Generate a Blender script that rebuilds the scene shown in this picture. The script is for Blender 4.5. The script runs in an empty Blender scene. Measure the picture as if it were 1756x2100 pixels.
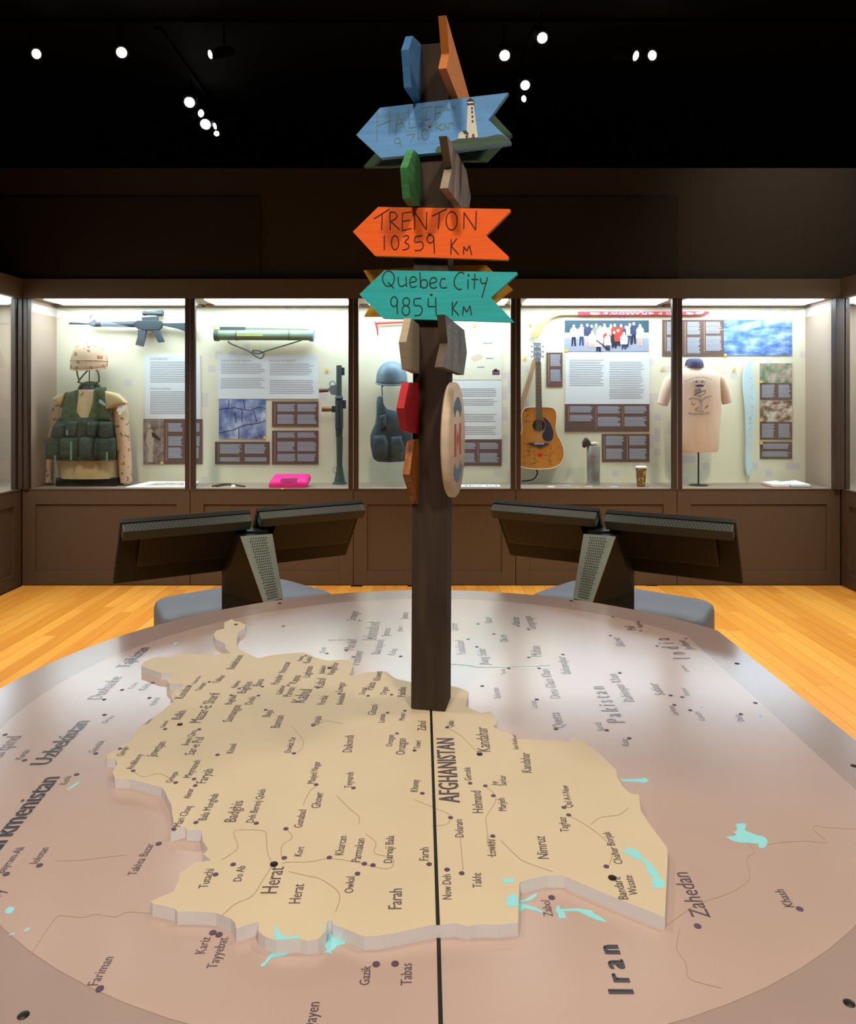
import bpy, bmesh, math, random
from mathutils import Vector, Matrix
random.seed(7)
S = bpy.context.scene
COL = S.collection
PI = math.pi
# ------------------------------------------------------------------ camera, world, exposure
F, CX, CY, EYE = 1537.0, 878.0, 820.0, 1.36     # focal length and principal point in pixels of the 1756x2100 frame, eye height in metres
cam = bpy.data.cameras.new('camera'); cam_o = bpy.data.objects.new('camera', cam); COL.objects.link(cam_o)
cam_o.location = (0, 0, EYE); cam_o.rotation_euler = (PI/2, 0, 0)
cam.sensor_fit = 'VERTICAL'; cam.sensor_height = 36; cam.lens = 36*F/2100
cam.shift_y = -(1050-CY)/2100; cam.clip_start = .02
S.camera = cam_o
w = bpy.data.worlds.new('world'); S.world = w; w.use_nodes = True
w.node_tree.nodes['Background'].inputs[0].default_value = (.9, .85, .8, 1)
w.node_tree.nodes['Background'].inputs[1].default_value = .012
S.view_settings.view_transform = 'Standard'; S.view_settings.look = 'None'; S.view_settings.gamma = 1
S.view_settings.use_curve_mapping = False; S.view_settings.exposure = .8
ZT = .64            # map table surface
YG, YB = 5.5, 5.92  # glass front and back wall of the display case
ZS, ZC = .702, 2.104  # case floor and case ceiling
WARM = (1, .86, .71)

def spot(name, loc, to, watt, size_deg, blend=.7, col=WARM, r=.18):
    l = bpy.data.lights.new(name, 'SPOT'); l.energy = watt; l.spot_size = math.radians(size_deg); l.spot_blend = blend
    l.color = col; l.shadow_soft_size = r
    o = bpy.data.objects.new(name, l); COL.objects.link(o); o.location = loc
    o.rotation_euler = (Vector(to)-Vector(loc)).to_track_quat('-Z', 'Y').to_euler()
    return o
# ceiling spots of the gallery (the lamp bodies stand on the tracks built further down)
SPOTS = [((-.8, -.9, 3.75), (-.3, 1.45, .7), 150, 54), ((.8, -.9, 3.75), (.3, 1.45, .7), 150, 54),
         ((-1.4, 1.9, 3.75), (-.35, 1.7, .7), 62, 60), ((1.4, 1.9, 3.75), (.35, 1.7, .7), 62, 60),
         ((-2.1, 3.1, 3.75), (-2.0, 4.1, 0), 270, 72), ((2.1, 3.1, 3.75), (2.0, 4.1, 0), 270, 72),
         ((-.1, 3.5, 3.75), (0, 4.6, 0), 110, 70)]
for i, (a, b, wt, sz) in enumerate(SPOTS): spot('gallery_spot', a, b, wt, sz)
spot('wall_wash', (2.6, 4.3, 3.65), (2.7, 5.5, 2.65), 34, 90, 1, (1, .93, .85))

# ------------------------------------------------------------------ pixel helpers (a pixel gives a direction, the depth comes from what it touches)
def D(x, y, d): return Vector(((x-CX)*d/F, d, EYE-(y-CY)*d/F))
def G(x, y, z):
    d = F*(EYE-z)/(y-CY); return Vector(((x-CX)*d/F, d, z))
def RP(x, y, p, n):   # ray onto the plane through p with normal n
    o = Vector((0, 0, EYE)); r = Vector(((x-CX)/F, 1, -(y-CY)/F)); t = (p-o).dot(n)/r.dot(n); return o+r*t

# ------------------------------------------------------------------ materials
def lin(c):
    return tuple((v/12.92 if v <= .04045 else ((v+.055)/1.055)**2.4) for v in c)
def hexc(h): return lin(tuple(int(h[i:i+2], 16)/255 for i in (0, 2, 4)))
MATS = {}
def mat(name, col, rough=.6, spec=.5, metal=0, noise=0, nscale=20, stretch=(1, 1, 1), bump=0, coat=0, col2=None, emit=0):
    if name in MATS: return MATS[name]
    m = bpy.data.materials.new(name); m.use_nodes = True; nt = m.node_tree; b = nt.nodes['Principled BSDF']
    c = hexc(col) if isinstance(col, str) else col
    b.inputs['Base Color'].default_value = (*c, 1); b.inputs['Roughness'].default_value = rough
    b.inputs['Specular IOR Level'].default_value = spec; b.inputs['Metallic'].default_value = metal
    if coat: b.inputs['Coat Weight'].default_value = coat; b.inputs['Coat Roughness'].default_value = .2
    if emit:
        b.inputs['Emission Color'].default_value = (*c, 1); b.inputs['Emission Strength'].default_value = emit
    if noise or bump:
        tc = nt.nodes.new('ShaderNodeTexCoord'); mp = nt.nodes.new('ShaderNodeMapping'); mp.inputs['Scale'].default_value = stretch
        nz = nt.nodes.new('ShaderNodeTexNoise'); nz.inputs['Scale'].default_value = nscale; nz.inputs['Detail'].default_value = 4
        nt.links.new(tc.outputs['Object'], mp.inputs[0]); nt.links.new(mp.outputs[0], nz.inputs['Vector'])
        if noise:
            r = nt.nodes.new('ShaderNodeValToRGB'); r.color_ramp.elements[0].position = .32; r.color_ramp.elements[1].position = .68
            c2 = hexc(col2) if isinstance(col2, str) else tuple(v*(1-noise) for v in c)
            r.color_ramp.elements[0].color = (*c2, 1); r.color_ramp.elements[1].color = (*tuple(min(1, v*(1+noise*.3)) for v in c), 1)
            nt.links.new(nz.outputs['Fac'], r.inputs[0]); nt.links.new(r.outputs[0], b.inputs['Base Color'])
        if bump:
            bp = nt.nodes.new('ShaderNodeBump'); bp.inputs['Strength'].default_value = bump; bp.inputs['Distance'].default_value = .01
            nt.links.new(nz.outputs['Fac'], bp.inputs['Height']); nt.links.new(bp.outputs[0], b.inputs['Normal'])
    MATS[name] = m; return m
def glass_mat():
    m = bpy.data.materials.new('clear_glass'); m.use_nodes = True; nt = m.node_tree; nt.nodes.remove(nt.nodes['Principled BSDF'])
    t = nt.nodes.new('ShaderNodeBsdfTransparent'); t.inputs[0].default_value = (.97, .985, .98, 1)
    g = nt.nodes.new('ShaderNodeBsdfGlossy'); g.inputs['Roughness'].default_value = .02
    fr = nt.nodes.new('ShaderNodeFresnel'); ge = nt.nodes.new('ShaderNodeNewGeometry'); mr = nt.nodes.new('ShaderNodeMapRange'); mr.inputs['To Min'].default_value = 1.35; mr.inputs['To Max'].default_value = 1/1.35
    nt.links.new(ge.outputs['Backfacing'], mr.inputs['Value']); nt.links.new(mr.outputs[0], fr.inputs[0]); mx = nt.nodes.new('ShaderNodeMixShader')
    nt.links.new(fr.outputs[0], mx.inputs[0]); nt.links.new(t.outputs[0], mx.inputs[1]); nt.links.new(g.outputs[0], mx.inputs[2])
    nt.links.new(mx.outputs[0], nt.nodes['Material Output'].inputs[0]); return m
GLASS = glass_mat()
def emis(name, col, s):
    m = bpy.data.materials.new(name); m.use_nodes = True; nt = m.node_tree; nt.nodes.remove(nt.nodes['Principled BSDF'])
    e = nt.nodes.new('ShaderNodeEmission'); e.inputs[0].default_value = (*col, 1); e.inputs[1].default_value = s
    nt.links.new(e.outputs[0], nt.nodes['Material Output'].inputs[0]); return m
def camo_wall():   # cream display wall with a pale printed pixel pattern
    m = mat('display_wall', 'e6e2cc', .7); nt = m.node_tree; b = nt.nodes['Principled BSDF']; N = nt.nodes.new; L = nt.links.new
    tc = N('ShaderNodeTexCoord'); sn = N('ShaderNodeVectorMath'); sn.operation = 'SNAP'; sn.inputs[1].default_value = (.055, 10, .055)
    wn = N('ShaderNodeTexWhiteNoise'); wn.noise_dimensions = '3D'
    nz = N('ShaderNodeTexNoise'); nz.inputs['Scale'].default_value = 1.3; nz.inputs['Detail'].default_value = 1
    L(tc.outputs['Object'], sn.inputs[0]); L(sn.outputs[0], wn.inputs[0]); L(sn.outputs[0], nz.inputs['Vector'])
    a = N('ShaderNodeMath'); a.operation = 'MULTIPLY'; L(wn.outputs[0], a.inputs[0]); L(nz.outputs[0], a.inputs[1])
    g = N('ShaderNodeMath'); g.operation = 'GREATER_THAN'; g.inputs[1].default_value = .5; L(a.outputs[0], g.inputs[0])
    mx = N('ShaderNodeMix'); mx.data_type = 'RGBA'; mx.inputs[6].default_value = (*hexc('e2dcc0'), 1); mx.inputs[7].default_value = (*hexc('d6cec6'), 1)
    L(g.outputs[0], mx.inputs[0]); L(mx.outputs[2], b.inputs['Base Color']); return m
def desert(name, base, spot_c):
    m = mat(name, base, .85, .2); nt = m.node_tree; b = nt.nodes['Principled BSDF']; N = nt.nodes.new; L = nt.links.new
    tc = N('ShaderNodeTexCoord'); nz = N('ShaderNodeTexNoise'); nz.inputs['Scale'].default_value = 22; nz.inputs['Detail'].default_value = 1
    r = N('ShaderNodeValToRGB'); r.color_ramp.interpolation = 'CONSTANT'
    r.color_ramp.elements[0].color = (*hexc(base), 1); r.color_ramp.elements[1].position = .62; r.color_ramp.elements[1].color = (*hexc(spot_c), 1)
    L(tc.outputs['Object'], nz.inputs['Vector']); L(nz.outputs[0], r.inputs[0]); L(r.outputs[0], b.inputs['Base Color']); return m
def floor_mat():
    m = mat('maple_strip', 'e09a3c', .35, .4); nt = m.node_tree; b = nt.nodes['Principled BSDF']; N = nt.nodes.new; L = nt.links.new
    oi = N('ShaderNodeObjectInfo'); tc = N('ShaderNodeTexCoord'); mp = N('ShaderNodeMapping'); mp.inputs['Scale'].default_value = (40, 2.5, 1)
    nz = N('ShaderNodeTexNoise'); nz.inputs['Scale'].default_value = 1; nz.inputs['Detail'].default_value = 4; nz.noise_dimensions = '4D'
    L(tc.outputs['Object'], mp.inputs[0]); L(mp.outputs[0], nz.inputs['Vector']); L(oi.outputs['Random'], nz.inputs['W'])
    ad = N('ShaderNodeMath'); ad.operation = 'MULTIPLY_ADD'; ad.inputs[1].default_value = .55; L(nz.outputs[0], ad.inputs[0])
    ml = N('ShaderNodeMath'); ml.operation = 'MULTIPLY'; ml.inputs[1].default_value = .5; L(oi.outputs['Random'], ml.inputs[0]); L(ml.outputs[0], ad.inputs[2])
    r = N('ShaderNodeValToRGB'); r.color_ramp.elements[0].position = .15; r.color_ramp.elements[1].position = .8
    r.color_ramp.elements[0].color = (*hexc('cf8228'), 1); r.color_ramp.elements[1].color = (*hexc('eeaa48'), 1)
    L(ad.outputs[0], r.inputs[0]); L(r.outputs[0], b.inputs['Base Color']); return m

BROWN = mat('cabinet_brown', '534232', .55, .3, noise=.08, nscale=300)
FASC = mat('case_fascia', '5f4f3e', .6, .3)
DARKM = mat('mullion_dark', '3d2c22', .45, .4)
BLACKW = mat('dark_wall', '3a322a', .9, .1)
BLACKP = mat('dark_panel_board', '2c251c', .8, .15)
CEIL = mat('ceiling_black', '0c0b0a', .95, .05)
WHITE = mat('white_print', 'eceeee', .6, .3)
PANELW = mat('pale_text_panel', 'dcdfdf', .6, .3)
PANELD = mat('dark_brown_panel', '6b5149', .55, .3)
GREYT = mat('grey_text', '8e9094', .7, .2)
LTEXT = mat('light_text', 'a9adb6', .7, .2)
TAN = mat('tan_line', 'b08a66', .6, .2)
YEL = mat('yellow_tag', 'f0c02c', .5, .3)
INK = mat('map_ink', '5d5258', .24, .6, coat=.55)
INKS_ = mat('slab_ink', '5a4e54', .5, .35)
INKB = mat('map_ink_bold', '46464c', .24, .6, coat=.55)
BLACK = mat('black_plastic', '14160f', .45, .4)
BLACKG = mat('black_gloss', '060808', .45, .35)
MARK = mat('marker_brown', '4a2a1c', .7, .2)

# ------------------------------------------------------------------ mesh collecting
class MB:
    def __init__(s): s.v = []; s.f = []; s.smooth = False
    def add(s, vs, fs):
        o = len(s.v); s.v += [Vector(v) for v in vs]; s.f += [tuple(i+o for i in f) for f in fs]; return s
    def box(s, x0, x1, y0, y1, z0, z1):
        return s.add([(x, y, z) for z in (z0, z1) for y in (y0, y1) for x in (x0, x1)],
                     [(0, 2, 3, 1), (4, 5, 7, 6), (0, 1, 5, 4), (2, 6, 7, 3), (0, 4, 6, 2), (1, 3, 7, 5)])
    def prism(s, pts, vec):
        n = len(pts); vec = Vector(vec); P = [Vector(p) for p in pts]
        nv = Vector((0, 0, 0))
        for i in range(n): nv += P[i].cross(P[(i+1) % n])
        if nv.dot(vec) > 0: P.reverse()
        return s.add(P+[p+vec for p in P], [tuple(range(n)), tuple(range(2*n-1, n-1, -1))]+[(i, i+n, (i+1) % n+n, (i+1) % n) for i in range(n)])
    def flat(s, pts): return s.add(pts, [tuple(range(len(pts)))])
    def rings(s, R, cap=True):
        n = len(R[0]); o = len(s.v); fs = []
        for r in R: s.v += [Vector(p) for p in r]
        for k in range(len(R)-1):
            for i in range(n):
                j = (i+1) % n; fs.append((o+k*n+i, o+k*n+j, o+(k+1)*n+j, o+(k+1)*n+i))
        if cap: fs += [tuple(o+i for i in range(n-1, -1, -1)), tuple(o+(len(R)-1)*n+i for i in range(n))]
        s.f += fs; return s
    def tube(s, pts, r, n=8):
        P = [Vector(p) for p in pts]; rr = r if isinstance(r, (list, tuple)) else [r]*len(P); R = []; up = None
        for i, p in enumerate(P):
            t = (P[min(i+1, len(P)-1)]-P[max(i-1, 0)]).normalized()
            if up is None:
                up = Vector((0, 0, 1)) if abs(t.z) < .9 else Vector((1, 0, 0))
            a = t.cross(up).normalized(); b = a.cross(t); up = b
            R.append([p+(a*math.cos(2*PI*k/n)+b*math.sin(2*PI*k/n))*rr[i] for k in range(n)])
        return s.rings(R)
    def lathe(s, c, prof, n=24):   # prof: (radius, z)
        return s.rings([[(c[0]+r*math.cos(2*PI*k/n), c[1]+r*math.sin(2*PI*k/n), z) for k in range(n)] for r, z in prof])
    def axial(s, a, b, prof, n=16):   # prof: (t, r) along a->b
        a = Vector(a); b = Vector(b); return s.tube([a+(b-a)*t for t, r in prof], [r for t, r in prof], n)
    def puff(s, pts, t, vec=(0, -1, 0), flatb=True):   # pillow grown from an outline
        P = [Vector(p) for p in pts]; c = sum(P, Vector())/len(P); vec = Vector(vec); R = []
        prof = [(1, 0), (1, .35), (.94, .7), (.8, .92), (.5, 1.0)]
        for sc, h in prof: R.append([c+(p-c)*sc+vec*t*h for p in P])
        return s.rings(R)
    def loft(s, rows, n=20):    # rows: (z, xl, xr, y_centre, half_depth)
        return s.rings([[((xl+xr)/2+(xr-xl)/2*math.cos(2*PI*k/n), yc+hd*math.sin(2*PI*k/n), z) for k in range(n)] for z, xl, xr, yc, hd in rows])
    def build(s, name, m, parent=None, smooth=False, bevel=0, kind=None, label=None):
        me = bpy.data.meshes.new(name)
        c = sum(s.v, Vector())/len(s.v)
        if parent is None: c.z = min(v.z for v in s.v)
        me.from_pydata([v-c for v in s.v], [], s.f)
        bm = bmesh.new(); bm.from_mesh(me); bmesh.ops.recalc_face_normals(bm, faces=bm.faces)
        if bevel: bmesh.ops.bevel(bm, geom=bm.edges[:], offset=bevel, segments=2, affect='EDGES', profile=.5)
        bm.to_mesh(me); bm.free()
        if smooth:
            me.shade_smooth()
            try: me.set_sharp_from_angle(angle=math.radians(50))
            except Exception: pass
        me.materials.append(m); o = bpy.data.objects.new(name, me); COL.objects.link(o)
        base = parent['_w'] if parent is not None else (0, 0, 0)
        o.location = c-Vector(base); o['_w'] = tuple(c)
        if parent is not None: o.parent = parent
        if kind: o['kind'] = kind
        if label: o['label'] = label
        return o
def tag(o, label, cat, group=None):
    o['label'] = label; o['category'] = cat
    if group: o['group'] = group
    return o
def struct(o): o['kind'] = 'structure'; return o
def thing(name, loc, label, cat, group=None):
    o = bpy.data.objects.new(name, None); COL.objects.link(o); o.location = loc; o['_w'] = tuple(loc); o.empty_display_size = .1
    return tag(o, label, cat, group)
def bx(name, m, parent, *a, bevel=0, **k): return MB().box(*a).build(name, m, parent, bevel=bevel, **k)
def pxpoly(L, d, ox=0, oy=0, s=1): return [D(ox+x/s, oy+y/s, d) for x, y in L]

# text
def text_verts(body, space=1):
    c = bpy.data.curves.new('t', 'FONT'); c.body = body; c.resolution_u = 2; c.space_character = space
    o = bpy.data.objects.new('t', c); me = bpy.data.meshes.new_from_object(o)
    vs = [v.co.copy() for v in me.vertices]; fs = [tuple(p.vertices) for p in me.polygons]
    bpy.data.objects.remove(o); bpy.data.curves.remove(c); bpy.data.meshes.remove(me)
    return vs, fs
def text_on(mb, body, p0, p1, up, k=1.25, lift=.0006, n=None, space=1):
    vs, fs = text_verts(body, space)
    if not vs: return mb
    x0 = min(v.x for v in vs); x1 = max(v.x for v in vs)
    ex = (p1-p0); sx = ex.length/(x1-x0); ex = ex.normalized(); up = (up-ex*up.dot(ex)).normalized(); nn = n or ex.cross(up)
    mb.add([p0+ex*(v.x-x0)*sx+up*v.y*sx*k+nn*lift for v in vs], fs); return mb
def ribbon(mb, pts, wd, nrm, lift=.0006):
    P = [Vector(p)+nrm*lift for p in pts]; n = len(P); L = []; R = []
    for i, p in enumerate(P):
        t = (P[min(i+1, n-1)]-P[max(i-1, 0)])
        if t.length < 1e-9: t = Vector((1, 0, 0))
        a = t.normalized().cross(nrm).normalized()*wd/2; L.append(p+a); R.append(p-a)
    return mb.add(L+R, [(i, i+1, n+i+1, n+i) for i in range(n-1)])
def smoothline(P, closed=False, k=4):   # catmull-rom
    n = len(P); out = []
    if n < 3: return P
    g = lambda i: P[i % n] if closed else P[max(0, min(n-1, i))]
    for i in range(n if closed else n-1):
        a, b, c, d = g(i-1), g(i), g(i+1), g(i+2)
        for j in range(k):
            t = j/k
            out.append(tuple(.5*((2*b[q])+(-a[q]+c[q])*t+(2*a[q]-5*b[q]+4*c[q]-d[q])*t*t+(-a[q]+3*b[q]-3*c[q]+d[q])*t**3) for q in (0, 1)))
    if not closed: out.append(P[-1])
    return out
def ell(x, y, a, b, n=16): return [(x+a*math.cos(2*PI*i/n), y+b*math.sin(2*PI*i/n)) for i in range(n+1)]

# ================================================================== THE SETTING
FM = floor_mat()
fl = MB().box(-5, 5, -2.5, 9.5, -.06, -.012).build('floor', mat('subfloor_wood', 'd8953f', .4, noise=.15, nscale=6, stretch=(8, 1, 1))); struct(fl)
PWD = .083; proto = None; x = -2.97; k = 0
while x < 3.02:
    y = 2.0-random.random()*1.1
    while y < 5.48:
        y1 = y+random.choice((.9, 1.15, 1.4)); ya, yb = max(y, 2.0), min(y1, 5.49)
        if yb-ya > .05 and not (abs(x) < 1.0 and ya < 2.0 and yb < 2.7):
            b_ = MB().box(x+.0007, min(x+PWD-.0007, 3.03), ya+.0007, yb-.0007, -.012, 0)
            o = b_.build('plank', FM, fl)
        y = y1
    x += PWD
struct(MB().box(-5, 5, -2.5, 9.5, 4.0, 4.06).build('ceiling', CEIL))
wb = struct(MB().box(-3.5, 3.5, YG+.03, YG+.13, 2.247, 3.07).build('wall_back', BLACKW))
struct(MB().box(-5, 5, 9.4, 9.5, -.01, 4.0).build('wall_far', CEIL))
wl = struct(MB().box(-3.6, -3.5, -2.5, 6.05, 0, 4.0).build('wall_left', BLACKW))
wr = struct(MB().box(3.5, 3.6, -2.5, 6.05, 0, 4.0).build('wall_right', BLACKW))
for x0, x1 in ((-20, 535), (960, 1390)):
    a = D(x0, 405, YG+.03); b = D(x1, 570, YG+.03)
    MB().box(a.x, b.x, YG+.018, YG+.031, b.z, a.z).build('wall_panel', BLACKP, wb)

# ================================================================== SHOWCASES AND BASE CABINETS
LIT = emis('tube_light', (.72, .88, 1.0), 9.0)
CW = camo_wall()
SIDE = mat('case_side_brown', 'a58f7c', .6, .3)
DECK = mat('case_deck', '8f7f6e', .6, .3)
XM = [(px-CX)*YG/F for px in (44, 390, 725, 1058, 1389, 1725)]   # module lines
def cabinet(x0, x1, label, rot=None):
    z1 = ZS-.004
    t = thing('base_cabinet', ((x0+x1)/2, YG+.2, 0), label, 'cabinet', 'brown base cabinets under the glass cases')
    bx('carcass', BROWN, t, x0+.002, x1-.002, YG+.012, YB+.02, 0, z1)
    fx = .10
    for nm, a in (('stile', (x0+.002, x0+fx, YG, YG+.012, 0, z1)), ('stile', (x1-fx, x1-.002, YG, YG+.012, 0, z1)),
                  ('rail', (x0+fx, x1-fx, YG, YG+.012, z1-.105, z1)), ('rail', (x0+fx, x1-fx, YG, YG+.012, 0, .10))):
        bx(nm, BROWN, t, *a, bevel=.0015)
    return t
CL = ['brown panelled base cabinet under the uniform and rifle display', 'brown panelled base cabinet under the launcher tube display',
      'brown panelled base cabinet behind the signpost, under the blue helmet display', 'brown panelled base cabinet under the guitar display',
      'brown panelled base cabinet under the T-shirt display']
for i in range(5): cabinet(XM[i]+(.004 if i == 0 else 0), XM[i+1]-(.004 if i == 4 else 0), CL[i])
sc = thing('glass_showcase', (0, YG+.2, ZS), 'long built-in glass display case across the back wall, lit from above', 'display case')
XL, XR = XM[0]+.05, XM[-1]-.05
bx('fascia', FASC, sc, XM[0]+.002, XM[-1]-.002, YG-.012, YG+.02, ZC, 2.247, bevel=.002)
bx('sill', BROWN, sc, XM[0]+.01, XM[-1]-.01, YG-.004, YG+.03, ZS-.004, ZS+.004)
bx('deck', DECK, sc, XL, XR, YG+.03, YB, ZS-.002, ZS+.003)
bx('roof', SIDE, sc, XL, XR, YG+.02, YB, ZC+.002, ZC+.05)
for x in (XL-.02, XR): bx('side_panel', SIDE, sc, x, x+.02, YG+.03, YB, ZS, ZC)
bk = bx('back_panel', CW, sc, XL, XR, YB, YB+.015, ZS, ZC+.02)
for i in range(5):
    a, b = XM[i], XM[i+1]
    bx('glass_pane', GLASS, sc, a+.036, b-.036, YG+.008, YG+.014, ZS+.004, ZC)
    bx('light_panel', LIT, sc, max(a, XL)+.09, min(b, XR)-.05, YG+.045, YB-.09, ZC-.004, ZC+.001)
    bx('light_frame', FASC, sc, max(a, XL)+.02, min(b, XR)-.02, YB-.085, YB-.002, ZC-.012, ZC+.001)
for x in XM[1:-1]:
    for d in (-1, 1): bx('mullion', DARKM, sc, x+d*.019-.017, x+d*.019+.017, YG-.006, YG+.03, ZS+.004, ZC)
    bx('glass_edge', mat('glass_edge', 'b9c4c4', .2), sc, x-.0022, x+.0022, YG-.003, YG+.02, ZS+.004, ZC)
for x in (XM[0], XM[-1]):
    for dx, dy in ((-.04, -.02), (0, .0), (.04, .0)):
        bx('corner_post', DARKM, sc, x+dx-.017, x+dx+.017, YG-.02+dy, YG+.03, ZS, ZC, bevel=.004)
def wing(s):
    side = 'left' if s < 0 else 'right'
    X = lambda v: s*v
    f = 2.985 if s < 0 else 3.033
    def b(nm, m, par, x0, x1, *a, **k): return bx(nm, m, par, min(X(x0), X(x1)), max(X(x0), X(x1)), *a, **k)
    ca = thing('base_cabinet', (X(f+.2), 4.4, 0), 'brown base cabinet of the wing at the %s edge of the picture' % side, 'cabinet', 'brown base cabinets under the glass cases')
    b('carcass', BROWN, ca, f+.012, f+.44, 3.0, YB, 0, ZS-.004)
    for y0, y1 in ((3.0, 4.22), (4.22, YG-.001)):
        b('stile', BROWN, ca, f, f+.012, y0+.002, y0+.1, 0, ZS-.004); b('stile', BROWN, ca, f, f+.012, y1-.1, y1-.002, 0, ZS-.004)
        b('rail', BROWN, ca, f, f+.012, y0+.1, y1-.1, ZS-.11, ZS-.004); b('rail', BROWN, ca, f, f+.012, y0+.1, y1-.1, 0, .1)
    t = thing('glass_showcase', (X(f+.2), 4.4, ZS), 'glass display case wing coming forward at the %s edge of the picture' % side, 'display case')
    b('fascia', FASC, t, f-.012, f+.02, 3.0, YG-.012, ZC, 2.247); b('sill', BROWN, t, f-.004, f+.03, 3.0, YG-.03, ZS-.004, ZS+.004)
    b('deck', DECK, t, f+.03, f+.43, 3.0, YB, ZS-.002, ZS+.003); b('roof', SIDE, t, f+.02, f+.43, 3.0, YB, ZC+.002, ZC+.05)
    b('back_panel', CW, t, f+.43, f+.445, 3.0, YB, ZS, ZC+.02)
    for y in (3.0, YB): b('side_panel', SIDE, t, f+.03, f+.43, y, y+.015, ZS, ZC)
    for y0, y1 in ((3.02, 4.2), (4.24, YG-.05)):
        b('glass_pane', GLASS, t, f+.008, f+.014, y0, y1, ZS+.004, ZC); b('light_panel', LIT, t, f+.06, f+.35, y0+.06, y1+(.3 if y1 > 5 else -.06), ZC-.004, ZC+.001)
    for y in (3.0, 4.2): b('mullion', DARKM, t, f-.006, f+.03, y, y+.04, ZS, ZC)
wing(-1); wing(1)

# ================================================================== MAP TABLE
TM = mat('map_print_mauve', 'bba398', .24, .6, noise=.05, nscale=3, coat=.55)
TR = mat('map_border_mauve', 'a48f87', .24, .6, noise=.05, nscale=3, coat=.55)
SLAB = mat('map_slab_cream', 'cdbd9f', .5, .35, noise=.05, nscale=4)
SLABE = mat('slab_edge', 'e4e4e8', .5)
SEA = mat('map_water', '8fd9df', .45, .4)
LINE = mat('map_road_line', 'a98f72', .5, .3)
TC = Vector((0, 1.768, 0)); RO, RI = 1.073, .945
def disc(r, xcut, n=96):
    out = []
    for k in range(n):
        a = 2*PI*k/n; p = (TC.x+r*math.cos(a), TC.y+r*math.sin(a))
        if p[0] < xcut: out.append(p)
    # order from the lower cut point round the left to the upper cut point
    yc = math.sqrt(r*r-xcut*xcut)
    out.sort(key=lambda p: math.atan2(p[1]-TC.y, p[0]-TC.x) % (2*PI))
    return [(xcut, TC.y+yc)]+out_fix(out, xcut)+[(xcut, TC.y-yc)]
def out_fix(o, xcut):
    up = [p for p in o]
    return up
table = thing('map_table', (0, TC.y, 0), 'large round display table topped with a mauve printed map', 'table')
o_out = disc(RO, .905); o_in = disc(RI, .79)
MB().prism([(x, y, ZT-.0006) for x, y in o_out], (0, 0, -.04)).build('table_top', TR, table)
MB().prism([(x, y, ZT) for x, y in o_in], (0, 0, -.0005)).build('map_sheet', TM, table)
MB().prism([(x*.86, TC.y+(y-TC.y)*.86, 0) for x, y in o_out], (0, 0, ZT-.042)).build('table_base', mat('table_base', '4a3f38', .6), table)
ZL = ZT+.018
CR = {'A': (0, 1180, 2.927), 'B': (400, 1200, 3.512), 'C': (850, 1200, 3.512), 'D': (1250, 1180, 3.47), 'E': (0, 1600, 3.512),
      'F': (450, 1600, 3.736), 'G': (850, 1600, 3.512), 'H': (1250, 1600, 3.47), 'P': (0, 0, 1)}
def cp(k, x, y, z): ox, oy, s = CR[k]; return G(ox+x/s, oy+y/s, z)
OUT = [(309, 1848), (356, 1828), (367, 1805), (370, 1789), (404, 1768), (433, 1764), (417, 1752), (427, 1741), (416, 1725), (413, 1702), (383, 1702), (380, 1695), (350, 1704), (357, 1688), (353, 1665), (352, 1651), (343, 1634), (338, 1621), (331, 1614), (304, 1607), (266, 1598), (236, 1597), (231, 1583), (241, 1566), (237, 1556), (219, 1554), (219, 1547), (246, 1532), (270, 1515), (284, 1494), (307, 1477), (325, 1464), (357, 1438), (352, 1433), (350, 1424), (362, 1416), (376, 1408), (376, 1403), (348, 1402), (342, 1397), (355, 1386), (355, 1379), (331, 1380), (318, 1376), (290, 1366), (294, 1358), (318, 1347), (354, 1349), (357, 1342), (386, 1341), (427, 1343), (473, 1339), (463, 1330), (461, 1320), (442, 1310), (438, 1301), (444, 1293), (460, 1289), (460, 1277), (475, 1269.5), (482, 1274), (492, 1275), (504, 1282), (502, 1289), (489, 1296), (485, 1313), (487, 1327), (502, 1337), (516, 1344), (530, 1350), (553, 1344), (600, 1339), (625, 1338), (648, 1349), (673, 1355), (710, 1352), (725, 1359), (723, 1371), (716, 1386), (736, 1384), (747, 1379), (793, 1377), (810, 1391), (844, 1399), (884, 1402), (924, 1406), (944, 1411), (961, 1419), (955, 1448), (972, 1456), (987, 1463), (1004, 1458), (1017, 1473), (1018, 1485), (1011, 1490), (1032, 1500), (1046, 1503), (1059, 1515), (1106, 1517), (1169, 1520), (1177, 1515), (1197, 1519), (1234, 1549), (1264, 1579), (1266, 1593), (1277, 1613), (1294, 1627), (1311, 1630), (1312, 1643), (1315, 1663), (1336, 1695), (1368, 1738), (1370, 1753), (1364, 1881), (1250, 1836), (1157, 1796), (1123, 1795), (1095, 1801), (1068, 1808), (1065, 1812), (1063, 1892), (1035, 1895), (1021, 1897), (998, 1895), (975, 1896), (961, 1900), (935, 1893), (901, 1897), (892, 1896), (785, 1918), (747, 1921), (702, 1902), (683, 1896), (681, 1886), (671, 1890), (669, 1909), (653, 1925), (632, 1930), (616, 1925), (568, 1929), (544, 1921), (530, 1910), (530, 1890), (503, 1898), (485, 1905), (482, 1892), (474, 1884), (453, 1876), (444, 1872), (399, 1869), (364, 1870), (359, 1863), (336, 1858), (313, 1853)]
ol = [G(x, y, ZL) for x, y in OUT]
slab = MB().prism(ol, (0, 0, -(ZL-ZT)))
sl = slab.build('country_slab', SLAB, table); sl.data.materials.append(SLABE)
for p in sl.data.polygons:
    if abs(p.normal.z) < .5: p.material_index = 1
sl['label'] = 'raised cream slab in the shape of Afghanistan'
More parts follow.
